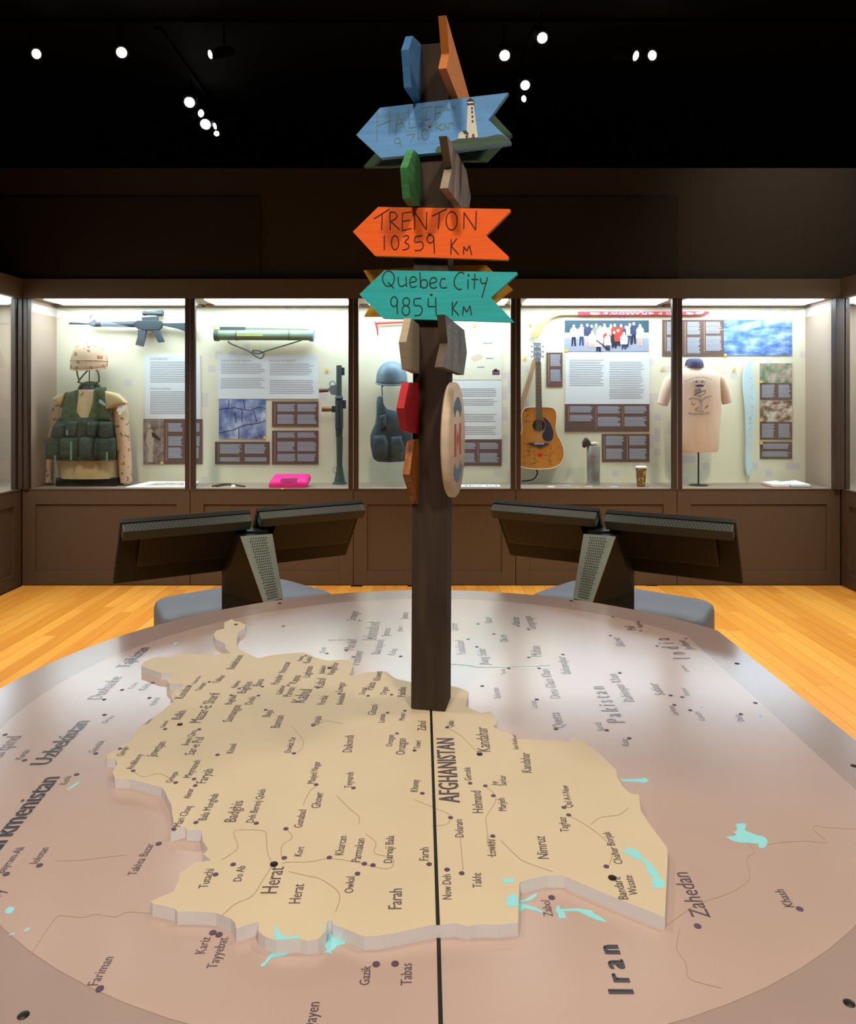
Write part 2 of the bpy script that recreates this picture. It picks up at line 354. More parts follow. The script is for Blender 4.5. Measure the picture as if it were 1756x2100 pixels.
# seam between the two table halves
a, b = G(884.5, 1400, ZL), G(893, 1700, ZL); s0 = G(884, 1455, ZL); s1 = G(898.5, 1897, ZL)
def seam(p, q, z, wd=.0052): return MB().prism([(p.x-wd/2, p.y, z), (p.x+wd/2, p.y, z), (q.x+wd/2, q.y, z), (q.x-wd/2, q.y, z)], (0, 0, .0006))
seam(s0, s1, ZL).build('seam', BLACK, table); q0 = G(899.5, 1915, ZT); q1 = Vector((G(905, 2100, ZT).x, .70, ZT))
seam(q0, q1, ZT).build('seam', BLACK, table)
# place names: (crop, text, x0, y0, x1, y1[, tallness]) on the slab or on the flat sheet
ON = '''A|Termez|885,897|918,860
A|Balkh|1082,865|1122,812
A|Mazar-E Sharif|1205,885|1325,705
A|Chimtal|985,915|1012,875
A|Jowzjan|930,1090|1000,1000
A|Qarqin|735,1085|775,1030
A|Andkhvoy|795,1165|860,1075
A|Ortepa|1030,1245|1073,1180
A|Meymaneh|1145,1215|1207,1110
A|Faryab|1235,1248|1285,1162
A|Almar|1140,1340|1165,1280
A|Boyni Qara|1130,1020|1185,930
A|Sar-e Pul|1165,1078|1228,972
A|Khaval|1400,1068|1422,1012
A|Kondoz|1100,740|1155,665
A|Chahar Dara|1170,655|1210,605
A|Taloqan|1205,693|1240,645
A|Takhar|1312,648|1358,600
A|Baghlan|1390,775|1425,720
A|Nahrin|1420,675|1448,635
A|Baghlan|1475,708|1520,640
A|Samangan|1390,880|1450,780
A|Doshi|1515,775|1540,728
A|Banu|1565,665|1588,625
A|Badakhshan|1405,563|1463,480
A|Baya|1620,850|1643,810
A|Bamian|1678,915|1708,842
B|Panjshir|600,715|640,645
B|Nurestan|650,632|690,555
B|Kapisa|730,710|765,650
B|Laghman|825,665|853,585
B|Kunar|825,562|850,515
B|Asmar|770,548|788,510
B|Parvan|690,803|725,737
B|Gulbahar|625,788|652,722
B|Kabul|790,848|848,752
B|Kabol|925,738|945,672
B|Jalalabad|930,640|945,582
B|Nangarhar|1000,645|1037,558
B|Vardak|930,865|965,795
B|Lowgar|1062,768|1083,700
B|Shekhabad|1062,862|1085,778
B|Panjab|890,1008|915,945
B|Paktia|1282,757|1305,700
B|Khowst|1335,687|1350,620
B|Zarmal|1220,790|1240,740
B|Orgun|1380,790|1393,735
B|Paktika|1515,805|1520,735
B|Ghazni|1300,935|1320,862
B|Luman|1365,990|1372,930
B|Moqor|1510,975|1515,920
B|Zabol|1665,1048|1665,980
B|Dowlat Yar|690,1207|728,1095
B|Daikondi|1130,1203|1145,1083
B|Oruzgan|1422,1163|1433,1080
B|Oruzgan|1513,1222|1520,1105
B|Towri|1622,1180|1630,1122
B|Masjed Negar|860,1430|903,1272
B|Teyvareh|1130,1462|1143,1348
B|Khavay|1605,1490|1613,1402
P|AFGHANISTAN|943.4,1646|931,1515|1.5
C|Qalat|280,1025|285,978
C|Kandahar|550,1200|523,1025
C|Kandahar|845,1352|828,1210
C|Gereshk|413,1408|402,1312
C|Juy|598,1445|594,1413
C|Sarkar|665,1445|655,1372
C|Spin Boldak|750,1185|735,1100
E|Mari Chaq|1300,335|1385,190
E|Bala Morghab|1485,290|1578,98
E|Tutachi|1495,778|1545,640
F|Badghis|125,320|187,160
F|Deh Berenj Qaleh|262,325|358,70
F|Gunabad|633,365|668,228
F|Ghowr|772,215|800,95
F|Kort|628,585|653,512
F|Do Ab|168,775|203,657
F|Herat|440,868|497,665
F|Herat|618,945|652,797
F|Kharcan|950,575|978,430
F|Parmakan|1080,628|1115,450
F|Darvaji Bala|1325,635|1340,428
F|Owkal|1025,865|1038,740
F|Farah|1395,988|1400,833
F|Farah|1603,617|1605,517
G|Helmand|497,237|478,78
G|Marjeh|665,222|650,130
G|Delaram|355,412|345,283
G|Lowkhi|588,547|582,430
G|Nimruz|972,568|938,405
G|Taghaz|1115,375|1090,268
G|Qal A-I-Naw|1142,200|1105,40
G|Chahar Borjak|1505,605|1408,372
G|Bandare|1543,860|1482,697
G|Wasate|1615,830|1567,688
G|Now Deh|268,860|262,680
G|Takht|485,777|480,670'''
OFF = '''A|Tajikistan|770,553|903,435|1.2
A|Dushanbe|605,742|738,608
P|Uzbekistan|99,1568|184.5,1479|1.15
A|Samarqand|-75,1175|133,965
P|Turkmenistan|-22,1772|123,1594|1.15
A|Kerki|400,1255|432,1205
A|Gaurdak|568,1065|632,992
A|Karshi|130,1105|185,1050
A|Denau|640,885|690,845
A|Kofarn|795,680|832,645
A|Kulob|870,690|912,648
A|Vakhsh|930,780|962,735
B|Islamabad|1305,395|1335,265
B|Rawalpindi|1335,498|1365,395
B|Mardan|1140,465|1168,392
B|Peshawar|1185,575|1215,470
B|Srinagar|1155,255|1185,187
B|Indus|965,403|1120,398|.8
B|Chitral|935,490|945,450
B|Kohat|1440,505|1460,458
B|Jammu|1400,368|1410,312
B|Jhelum|1490,335|1498,298
B|Jammu|1530,245|1540,195
C|Quetta|1085,1030|1045,918
C|Pakistan|1520,990|1363,730|1.35
C|Dera Ghazi Khan|1055,815|968,607
C|Rahimyar Khan|1590,838|1455,640
C|Bahawalpur|1130,640|1085,515
C|Multan|918,515|905,440
C|Loralai|887,888|877,835
C|Jhang Sadar|540,575|510,455
C|Faisalabad|372,497|355,400
C|Lahore|318,330|310,275
C|Kasur|563,272|550,230
C|Okara|680,412|660,358
C|Abohar|762,290|755,230
C|Ganganagar|880,318|838,222
C|Kalat|1548,1160|1535,1110
C|Surab|1375,1050|1340,990
C|Sulaiman|625,815|605,740
C|Taunsa|660,645|652,605
D|India|578,592|420,447|1.6
D|Jodhpur|600,528|530,460
D|Bikaner|115,505|68,440
D|Jaisalmer|570,688|528,640
D|Sukkur|402,852|335,768
D|Khairpur|578,858|535,800
D|Larkana|495,995|455,930
D|Karachi|690,1035|640,972
D|Dadu|965,1040|930,995
D|Nagaur|242,372|212,335
D|Pali|195,390|170,362
E|Bayram-Ali|25,670|180,485
E|Iolotan|272,600|357,487
E|Takhta Bazar|980,685|1112,460
E|Mary|-60,920|45,790
E|Fariman|705,1480|822,1275
E|Kariz|1475,1250|1520,1132
E|Tayyebat|1560,1358|1645,1135
F|Gazik|1148,1572|1162,1425
F|Tabas|1475,1572|1475,1405
F|Qayen|728,1930|770,1703
G|Zabol|1000,982|975,868
G|Iran|1583,1535|1468,1198|1.35
H|Zahedan|722,978|555,658
H|Khash|1320,905|1240,780'''
SPC = {'Iran': 1.6, 'India': 2.1, 'Pakistan': 1.5, 'AFGHANISTAN': 1.05}
BOLD = {'Iran', 'Turkmenistan', 'Uzbekistan', 'Tajikistan', 'India', 'Pakistan'}
for src, z, par in ((ON, ZL, sl), (OFF, ZT, table)):
    for ln in src.split('\n'):
        p = ln.split('|'); k = p[0]; a = [float(v) for v in p[2].split(',')]; b = [float(v) for v in p[3].split(',')]
        P0, P1 = cp(k, *a, z), cp(k, *b, z); ex = P1-P0
        up = Vector((-ex.y, ex.x, 0)); kk = float(p[4]) if len(p) > 4 else 1.3
        mb = text_on(MB(), p[1], P0, P1, up, kk, .0006, Vector((0, 0, 1)), SPC.get(p[1], 1))
        if p[1] in BOLD or p[1] == 'AFGHANISTAN':
            e = ex.normalized()*{'Iran': .0026, 'Turkmenistan': .002, 'Uzbekistan': .0018, 'AFGHANISTAN': .0014}.get(p[1], .0008)
            vs, fs = list(mb.v), list(mb.f); mb.add([v+e for v in vs], fs); mb.add([v-e*.6+Vector((0, 0, .0001)) for v in vs], fs)
        mb.build('place_name', INKS_ if z == ZL else INKB if p[1] in BOLD else INK, par)
DON = '''A 992,923 720,1041 800,1174 1055,1245 1165,1223 1172,1263 1197,925 1306,1078 1135,664 1257,640 1388,720 1436,680 1552,722 1576,668 1595,808
B 800,510 672,722 1040,783 851,1012 1247,798 1416,790 1388,920 1512,906 712,1213 1455,1069 1582,1192 873,1438 1142,1462 1638,1501 885,740
C 236,1026 402,1428 512,1447 569,1518
E 1252,352 1411,306 1553,681
F 283,331 510,374 498,597 106,647 843,594 1111,642 1177,653 1059,718 1608,645
G 261,271 565,404 1112,252 1077,198 1383,623 236,646 341,672'''
DOFF = '''A 30,957 147,1111 460,1196 575,1070 627,838 733,688 917,645 897,736 625,745
B 1090,472 1142,517 1184,256 951,492 1482,514 1268,383 638,295
C 1020,1037 748,296 822,321 882,824 1549,1104 1387,1046 716,1090 680,600 900,600 824,521 488,727 573,353 460,279 388,390 450,445 1070,500 1480,633
D 545,450 8,428 437,855 519,866 463,922 576,960 936,988 1040,908 223,395 207,330 25,297 340,503
E 45,678 285,615 1143,459 720,1503 1533,1100 1578,1115
F 1202,1412 1347,1408
G 989,847
H 628,1040 1355,918'''
def dot(p, r): return MB().prism([p+Vector((r*math.cos(2*PI*i/10), r*math.sin(2*PI*i/10), 0)) for i in range(10)], (0, 0, .0008))
DOTM = mat('map_dot', '54405a', .5)
for src, z, par in ((DON, ZL, sl), (DOFF, ZT, table)):
    for ln in src.split('\n'):
        q = ln.split()
        for t_ in q[1:]:
            x, y = t_.split(','); dot(cp(q[0], float(x), float(y), z), .0043 if z == ZL else .005).build('town_dot', DOTM, par)
SCR = mat('screw_dark', '2c241c', .35, .5, metal=.6)
for x, y in ((562, 1773), (1256, 1801), (984, 1547), (676, 1370), (484, 1281), (369, 1486)):
    MB().lathe(G(x, y, ZL), [(.006, ZL), (.006, ZL+.0015), (.003, ZL+.002)], 12).build('screw', SCR, table, smooth=True)
for x, y in ((48, 2085), (1742, 2060), (1752, 1572), (1512, 1362), (1172, 1233), (574, 1238)):
    MB().lathe(G(x, y, ZT-.002), [(.0068, ZT-.002), (.0068, ZT), (.003, ZT+.001)], 12).build('screw', SCR, table, smooth=True)
WAT = [('E', 0, '40,960 35,945 60,915 100,915 105,930 80,962'), ('E', 0, '170,1088 185,1072 215,1062 212,1078 180,1092'), ('E', 0, '62,1115 105,1098 108,1106 65,1122'),
 ('A', 0, '405,1282 425,1270 470,1240 482,1243 440,1272 408,1288'), ('A', 0, '1040,412 1060,402 1062,408 1044,416'),
 ('F', 1, '418,1195 430,1110 445,1120 452,1155 475,1180 480,1195 560,1200 625,1190 605,1215 440,1226'), ('F', 1, '790,1115 800,1120 815,1140 800,1145'),
 ('F', 0, '315,1420 325,1405 350,1395 375,1350 420,1318 500,1305 600,1300 628,1300 560,1318 490,1350 400,1360 375,1390 345,1425 320,1432'),
 ('F', 0, '830,1195 850,1175 890,1185 960,1220 962,1260 900,1270 880,1300 855,1310 865,1340 835,1320 795,1328 820,1300 810,1270 830,1230'),
 ('G', 1, '630,715 660,710 715,707 718,735 660,742 640,735'), ('G', 1, '660,850 690,828 745,822 745,910 690,912 660,905 672,870'),
 ('G', 0, '760,868 800,860 850,830 882,812 880,835 840,865 765,885'), ('G', 0, '755,885 800,895 880,920 935,950 920,960 870,940 800,925 755,950'),
 ('G', 0, '1015,945 1030,900 1045,905 1050,930 1180,925 1280,940 1290,960 1340,985 1392,1025 1340,1015 1290,1000 1230,970 1180,945 1075,945 1090,970 1090,995 1040,998 1035,960'),
 ('H', 1, '85,515 115,500 130,475 165,490 200,500 240,555 280,580 345,655 350,685 395,720 392,770 300,768 312,690 270,655 265,615 225,565 180,560 140,530'),
 ('H', 0, '830,402 885,400 905,390 885,368 905,362 910,345 900,315 935,308 980,312 970,325 965,358 1040,390 1105,405 1128,430 1120,465 1100,485 1065,482 1060,455 985,445 930,445 870,430'),
 ('C', 0, '1475,1395 1500,1400 1560,1398 1640,1395 1665,1388 1690,1410 1660,1425 1600,1418 1500,1412'), ('D', 0, '1060,1000 1075,995 1085,1005 1070,1015'), ('D', 0, '645,935 655,930 665,936 655,942')]
for k, on, q in WAT:
    z = ZL if on else ZT
    MB().prism([cp(k, *map(float, t_.split(',')), z) for t_ in q.split()], (0, 0, .0004)).build('lake', SEA, sl if on else table)
def line(k, q, z, m, wd, nm, par):
    P = [cp(k, *t_, z) for t_ in smoothline([tuple(map(float, t_.split(','))) for t_ in q.split()])]
    ribbon(MB(), P, wd, Vector((0, 0, 1)), .0003).build(nm, m, par)
line('C', '262,568 400,580 480,592 800,585 980,578', ZT, SEA, .004, 'river', table)
for k, z, q in (('E', ZT, '225,1255 395,1000 480,980 600,990 690,965 830,985 920,950 1085,960'), ('H', ZT, '405,1038 600,895 700,855 800,825 920,770 1000,690 980,560 1035,510 985,455'),
   ('H', ZT, '1125,460 1250,440 1420,435 1550,442 1450,350 1480,320 1520,335 1756,348'), ('E', ZT, '400,580 600,575 760,555 900,540'), ('H', ZT, '500,1060 480,1200 545,1300 560,1400 640,1440 800,1480'),
   ('F', ZL, '20,1040 120,950 250,890 330,770 400,650 370,560 360,440 340,390 200,380 110,400 140,520 20,610'), ('F', ZL, '530,700 680,735 780,760 920,870 890,1010'), ('F', ZL, '1130,650 1300,680 1330,600 1190,560 1200,480 1120,410'),
   ('F', ZL, '900,120 1000,220 1070,280 1065,340'), ('F', ZL, '480,640 520,630 700,625 840,600 1000,620 1110,640'), ('F', ZL, '640,190 690,90 750,40'), ('F', ZL, '510,370 560,440 480,500 475,590'),
   ('G', ZL, '0,140 120,190 240,240 260,270 230,320 120,330'), ('G', ZL, '520,400 560,560 520,330 520,260 590,130 510,40'), ('G', ZL, '330,410 350,640 340,670'), ('G', ZL, '620,430 720,530 800,590 1000,660'),
   ('G', ZL, '1120,260 1230,320 1340,400 1430,500 1400,620'), ('G', ZL, '1270,320 1340,270 1470,250 1540,200'), ('C', ZL, '240,1030 330,1080 420,1170 470,1216'), ('B', ZL, '700,1210 760,1190 780,1120 700,1020'),
   ('B', ZL, '850,1012 960,980 1060,1000'), ('A', ZL, '800,1174 860,1210 960,1190 1055,1245')):
    line(k, q, z, LINE, .0012, 'road_line', sl if z == ZL else table)

# ================================================================== SIGNPOST
YAW = math.radians(10.5); ST, CT = math.sin(YAW), math.cos(YAW)
DV = Vector((ST, CT, 0)); FV = Vector((CT, -ST, 0))          # along the post's sides (away) and along its front (right)
PF = Vector((-.0387, 1.70, 0)); PW = .0795
LEAN = .0055
def lean(z): return LEAN*(z-ZL)
sp = thing('signpost', (0, 1.73, ZL+.0012), 'dark wooden signpost with colourful arrow boards rising from the map table', 'signpost')
WOODP = mat('post_wood', '40332a', .75, .2, noise=.35, nscale=6, stretch=(6, 6, .7), bump=.15)
pm = MB(); zt = 2.165
c4 = [PF, PF+FV*PW, PF+FV*PW+DV*.078, PF+DV*.078]
pm.add([Vector((p.x+lean(z), p.y, z)) for z in (ZL+.0012, zt) for p in c4], [(0, 1, 2, 3), (4, 5, 6, 7), (0, 1, 5, 4), (1, 2, 6, 5), (2, 3, 7, 6), (3, 0, 4, 7)])
pm.build('post', WOODP, sp, bevel=.002)
def plane_pt(x, y, p0, n):
    ze = EYE+(CY-y)/F*1.69; return RP(x, y, p0+Vector((lean(ze), 0, 0)), n)
def paint(name, c, n=.18, c2=None, sc=(2, 2, 30), r=.6): return mat(name, c, r, .3, noise=n, nscale=3, stretch=sc, bump=.08, col2=c2)
def board(nm, poly, crop, p0, n, thick, m, label, edge=None, em=None):
    ox, oy, s = crop
    P = [plane_pt(ox+x/s, oy+y/s, p0, n) for x, y in poly]
    o = MB().prism(P, n*-thick if True else n).build(nm, m, sp, bevel=0)
    if em:
        o.data.materials.append(em)
        for f in o.data.polygons:
            if abs(f.normal.dot(n)) < .7: f.material_index = 1
    o['label'] = label; return o
K1 = (640, 0, 3.5); K2 = (660, 500, 3.5)
NF = -DV.copy()                 # front normal, towards the camera
PFR = PF+NF*.0185; NFR = NF
PRT = PF+FV*(PW+.0175); NR = FV.copy()      # outer face of the right-hand boards
PLT = PF-FV*.001; NL = FV.copy()            # inner face of the left-hand boards
PBK = PF+DV*.081
EDGE = mat('board_edge_wood', '9c7a52', .8, .15, noise=.3, nscale=40)
b_hal = board('arrow_board', [(318, 968), (488, 773), (1410, 665), (1268, 860), (1430, 1018), (1425, 1030), (1050, 1080), (495, 1133)], K1, PFR, NFR, .017, paint('paint_sky', '639fda', .15), 'sky blue arrow board lettered HALIFAX with a painted lighthouse')
b_tre = board('arrow_board', [(293, 1663), (475, 1485), (1418, 1500), (1428, 1512), (1250, 1690), (1415, 1845), (1405, 1865), (452, 1835)], K1, PFR, NFR, .017, paint('paint_orange', 'f26210', .06), 'bright orange arrow board lettered TRENTON 10359 KM', em=mat('orange_edge', 'c77a20', .7))
b_que = board('arrow_board', [(270, 362), (450, 190), (1400, 203), (1407, 215), (1215, 385), (1382, 562), (440, 535)], K2, PFR, NFR, .017, paint('paint_teal', '2bb0b2'.replace(' ', ''), .12), 'turquoise arrow board lettered Quebec City 9854 KM')
board('arrow_board', [(298, 190), (945, 155), (1180, 153), (1370, 325), (1240, 430), (1000, 515), (303, 520), (400, 362)], K2, PBK+DV*0, NFR, .017, paint('paint_gold', 'b8851c', .15), 'mustard arrow board behind the turquoise one')
board('arrow_board', [(370, 1195), (470, 1080), (400, 960), (500, 830), (1290, 805), (1437, 965), (1255, 1150), (900, 1155), (580, 1192)], K1, PBK+DV*0, NFR, .017, paint('paint_forest', '35553d', .2), 'dark green arrow board behind the blue lighthouse board')
RB = NR
board('arrow_board', [(965, 110), (1128, 690), (1135, 730), (1055, 720), (965, 490), (985, 385)], K1, PRT, NR, .017, paint('paint_peach', 'd98a4e', .15, sc=(2, 30, 2)), 'orange board at the very top of the post, pointing at the viewer', em=mat('peach_edge', 'b46a24', .7))
board('arrow_board', [(968, 975), (1000, 1015), (1110, 1225), (1140, 1415), (1130, 1490), (1075, 1490), (975, 1350), (1005, 1210)], K1, PRT, NR, .017, paint('bare_wood_pale', '958a80', .3, '5e5258', sc=(30, 30, 2)), 'weathered grey board between the blue and orange arrows', em=mat('pale_edge', '857763', .8, noise=.2))
board('arrow_board', [(885, 508), (1025, 620), (1043, 780), (1020, 942), (870, 885), (905, 715)], K2, PRT, NR, .017, paint('bare_wood_grey', '7c756c', .3, '4e4742', sc=(2, 30, 30)), 'rough grey board just below the turquoise arrow', em=mat('grey_edge', '5a4c40', .85, noise=.3))
board('arrow_board', [(672, 262), (742, 330), (800, 380), (800, 735), (735, 745), (660, 630), (640, 360)], K1, PLT, NL, -.016, paint('paint_blue', '3f78ae', .2), 'blue board at the top left of the post')
board('arrow_board', [(680, 1078), (735, 1130), (800, 1150), (800, 1480), (690, 1482), (650, 1425), (632, 1205)], K1, PLT, NL, -.016, paint('paint_green', '3c7d49', .3), 'green board at the left under the blue lighthouse arrow')
board('arrow_board', [(590, 535), (660, 590), (700, 610), (700, 945), (660, 935), (575, 900), (552, 705)], K2, PLT, NL, -.016, paint('paint_cream', 'a89a84', .12), 'cream board at the left under the turquoise arrow')
board('arrow_board', [(575, 995), (700, 1000), (700, 1370), (655, 1362), (565, 1345), (535, 1180)], K2, PLT, NL, -.016, paint('paint_red', 'b51f2c', .15), 'red board on the left side of the post')
board('arrow_board', [(610, 1420), (655, 1397), (720, 1390), (720, 1850), (645, 1868), (580, 1655)], K2, PLT, NL, -.016, paint('varnish_amber', '9a5d22', .3, '6e3c14', sc=(30, 30, 2)), 'amber varnished board lowest on the left side of the post')
def strokes(L, crop, wd, m, par, jit=0):
    ox, oy, s = crop
    for st in L:      # every painted stroke
        pts = smoothline(st) if len(st) > 3 else st
        ribbon(MB(), [plane_pt(ox+x/s, oy+y/s, PFR, NFR) for x, y in pts], wd, NFR, .0007).build('letter_stroke', m, par)
def fill(pts, crop, m, par, nm, lift=.0004):
    ox, oy, s = crop
    return MB().prism([plane_pt(ox+x/s, oy+y/s, PFR, NFR)+NFR*(lift-.0002) for x, y in pts], NFR*.0002).build(nm, m, par)
strokes([[(445, 1572), (555, 1502)], [(505, 1530), (500, 1650)], [(560, 1520), (562, 1650)], [(560, 1522), (600, 1528), (608, 1562), (566, 1590)], [(566, 1590), (630, 1650)], [(715, 1520), (650, 1530), (648, 1655)], [(648, 1655), (715, 1640)], [(648, 1590), (705, 1580)],
  [(738, 1650), (740, 1525)], [(740, 1525), (822, 1650)], [(822, 1650), (825, 1522)], [(860, 1552), (970, 1498)], [(915, 1525), (908, 1645)], ell(1003, 1585, 40, 66), [(1090, 1645), (1092, 1525)], [(1092, 1525), (1175, 1650)], [(1175, 1650), (1180, 1515)],
  [(520, 1692), (520, 1795)], ell(597, 1742, 26, 50), [(655, 1700), (680, 1690), (695, 1705), (668, 1738), (695, 1758), (688, 1785), (650, 1795)], [(795, 1690), (742, 1700)], [(742, 1700), (740, 1738), (785, 1735), (800, 1765), (780, 1795), (738, 1798)], ell(850, 1715, 24, 28), [(875, 1710), (880, 1820)],
  [(1000, 1718), (998, 1828)], [(1040, 1712), (1000, 1765)], [(1000, 1765), (1055, 1828)], [(1088, 1825), (1090, 1770)], [(1090, 1770), (1112, 1802)], [(1112, 1802), (1130, 1762)], [(1130, 1762), (1148, 1830)]], K1, .0026, MARK, b_tre)
MARKG = mat('marker_green', '2c3a34', .7, .2)
strokes([ell(480, 250, 42, 55), [(475, 275), (520, 320)], [(550, 235), (552, 285), (572, 306), (605, 290)], [(605, 235), (610, 308)], [(635, 278), (680, 265), (668, 238), (642, 243), (632, 285), (650, 312), (682, 305)], [(705, 205), (710, 315)], ell(735, 287, 25, 30),
  [(778, 285), (825, 270), (812, 243), (786, 250), (775, 290), (795, 318), (828, 310)], [(890, 255), (865, 250), (850, 285), (862, 315), (900, 312)], [(1025, 215), (990, 205), (955, 250), (955, 300), (985, 328), (1005, 320)], [(1052, 255), (1050, 325)], ell(1055, 226, 4, 4, 6), [(1100, 215), (1095, 325)], [(1075, 255), (1125, 255)], [(1140, 245), (1146, 278), (1165, 285), (1180, 275)], [(1192, 240), (1150, 388)],
  ell(520, 415, 24, 35), [(540, 410), (545, 505)], ell(607, 415, 24, 28), ell(605, 478, 27, 35), [(715, 390), (665, 395)], [(665, 395), (665, 440), (705, 445), (722, 475), (705, 510), (665, 515)], [(765, 390), (765, 450)], [(765, 450), (820, 450)], [(818, 385), (822, 515)],
  [(938, 415), (938, 512)], [(975, 412), (940, 465)], [(940, 465), (985, 512)], [(1012, 512), (1018, 450)], [(1018, 450), (1042, 490)], [(1042, 490), (1065, 445)], [(1065, 445), (1075, 512)]], K2, .0026, MARKG, b_que)
OLIVE = mat('marker_olive', '6f8a78', .7, .2)
strokes([[(470, 800), (465, 1010)], [(560, 800), (555, 965)], [(468, 905), (560, 870)], [(600, 965), (615, 815)], [(615, 815), (670, 925)], [(598, 895), (650, 880)], [(690, 770), (700, 920)], [(700, 920), (745, 912)], [(790, 775), (860, 765)], [(824, 770), (822, 860)], [(800, 864), (852, 855)],
  [(885, 770), (880, 860)], [(885, 770), (937, 762)], [(882, 815), (925, 808)], [(948, 805), (965, 762)], [(965, 762), (992, 797)], [(953, 788), (985, 784)], [(1000, 755), (1032, 782)], [(1032, 753), (1003, 784)],
  ell(613, 1010, 20, 20), [(632, 1010), (642, 1055)], [(680, 970), (740, 960)], [(740, 960), (705, 1020)], [(762, 948), (766, 1005)], ell(812, 965, 25, 38), [(893, 880), (893, 940)], [(935, 888), (896, 915)], [(896, 915), (940, 936)], [(950, 935), (955, 890)], [(955, 890), (978, 926)], [(978, 926), (986, 885)], [(986, 885), (1015, 880)], [(1015, 880), (1016, 908)]], K1, .0017, OLIVE, b_hal)
fill([(885, 1078), (900, 1055), (930, 1045), (1000, 1015), (1060, 995), (1190, 990), (1250, 985), (1330, 965), (1370, 968), (1428, 1017), (1423, 1029), (1050, 1078), (890, 1098)], K1, paint('paint_hill', '3f5a4a', .35), b_hal, 'painted_hill')
DKP = mat('paint_dark_slate', '2e3236', .7); WHP = mat('paint_white', 'd8d8cc', .7)
fill([(1118, 755), (1160, 755), (1192, 985), (1108, 990)], K1, WHP, b_hal, 'painted_lighthouse', .0006)
fill([(1112, 722), (1165, 720), (1164, 755), (1114, 757)], K1, DKP, b_hal, 'painted_lantern', .0006); fill([(1137, 703), (1163, 722), (1112, 724)], K1, DKP, b_hal, 'painted_lantern_roof', .0008)
fill([(1116, 732), (1160, 730), (1160, 741), (1116, 743)], K1, WHP, b_hal, 'painted_lantern_band', .001)
for x, y in ((1149, 778), (1150, 805), (1152, 838), (1154, 872)): fill([(x-6, y-9), (x+6, y-9), (x+6, y+9), (x-6, y+9)], K1, DKP, b_hal, 'painted_window', .0009)
fill([(1149, 963), (1166, 961), (1168, 988), (1150, 990)], K1, mat('paint_door_red', '8a3030', .7), b_hal, 'painted_door', .0009)
fill([(1050, 995), (1052, 962), (1075, 940), (1125, 962), (1125, 993)], K1, WHP, b_hal, 'painted_house', .0006); fill([(1077, 938), (1110, 938), (1128, 963), (1096, 966)], K1, mat('paint_roof_green', '33463a', .7), b_hal, 'painted_house_roof', .0009)
fill([(1103, 972), (1118, 971), (1119, 992), (1104, 993)], K1, DKP, b_hal, 'painted_house_door', .0009)
for cr, x, y, par in ((K1, 846, 905, b_hal), (K1, 843, 1675, b_tre), (K2, 788, 362, b_que)):
    p = plane_pt(cr[0]+x/cr[2], cr[1]+y/cr[2], PFR, NFR); MB().axial(p, p+NFR*.002, [(0, .0032), (.7, .0032), (1, .0015)], 10).build('nail_head', mat('nail', '7a5a30', .4, metal=.7), par)
# round lifebuoy board on the right side of the post
ce = plane_pt(928.5, 900, PRT, NR); ce = PF+FV*(PW+.02)+DV*.03; ce = Vector((ce.x+.003, ce.y, EYE+(CY-901)/F*1.72)); RL = .131
mb = MB(); R = []
for off, rr in ((-.019, RL*.97), (-.016, RL), (-.004, RL), (0, RL*.965)):
    R.append([ce+NR*off+(DV*math.cos(2*PI*k/40)+Vector((0, 0, 1))*math.sin(2*PI*k/40))*rr for k in range(40)])
lb = mb.rings(R).build('lifebuoy_board', paint('paint_bone', 'cdb9a0', .12, sc=(6, 6, 20)), sp, smooth=True, label='round cream board painted as a lifebuoy with a red and white flag')
def lbp(u, v): return ce+(DV*u+Vector((0, 0, 1))*v)*RL+NR*.0004
SB = mat('paint_slate_blue', '56728c', .7); RD = mat('paint_brick_red', 'b4453c', .7)
for a0, a1, nm in ((48, 132, 'painted_arc'), (228, 312, 'painted_arc')):
    n = 12; an = [math.radians(a0+(a1-a0)*i/n) for i in range(n+1)]
    MB().prism([lbp(.74*math.cos(a), .74*math.sin(a)) for a in an]+[lbp(.52*math.cos(a), .52*math.sin(a)) for a in reversed(an)], NR*.0004).build(nm, SB, lb)
for u in (-.38, .22): MB().prism([lbp(u, -.28), lbp(u+.18, -.28), lbp(u+.18, .28), lbp(u, .28)], NR*.0004).build('painted_flag_bar', RD, lb)
LEAF = [(0, 1), (.15, .6), (.35, .7), (.3, .3), (.6, .5), (.68, .3), (.95, .3), (.8, .05), (.9, -.05), (.45, -.4), (.5, -.55), (.06, -.48), (.06, -1), (-.06, -1), (-.06, -.48), (-.5, -.55), (-.45, -.4), (-.9, -.05), (-.8, .05), (-.95, .3), (-.68, .3), (-.6, .5), (-.3, .3), (-.35, .7), (-.15, .6)]
MB().prism([lbp(.01+.14*x, .17*y) for x, y in LEAF], NR*.0005).build('painted_leaf', RD, lb)

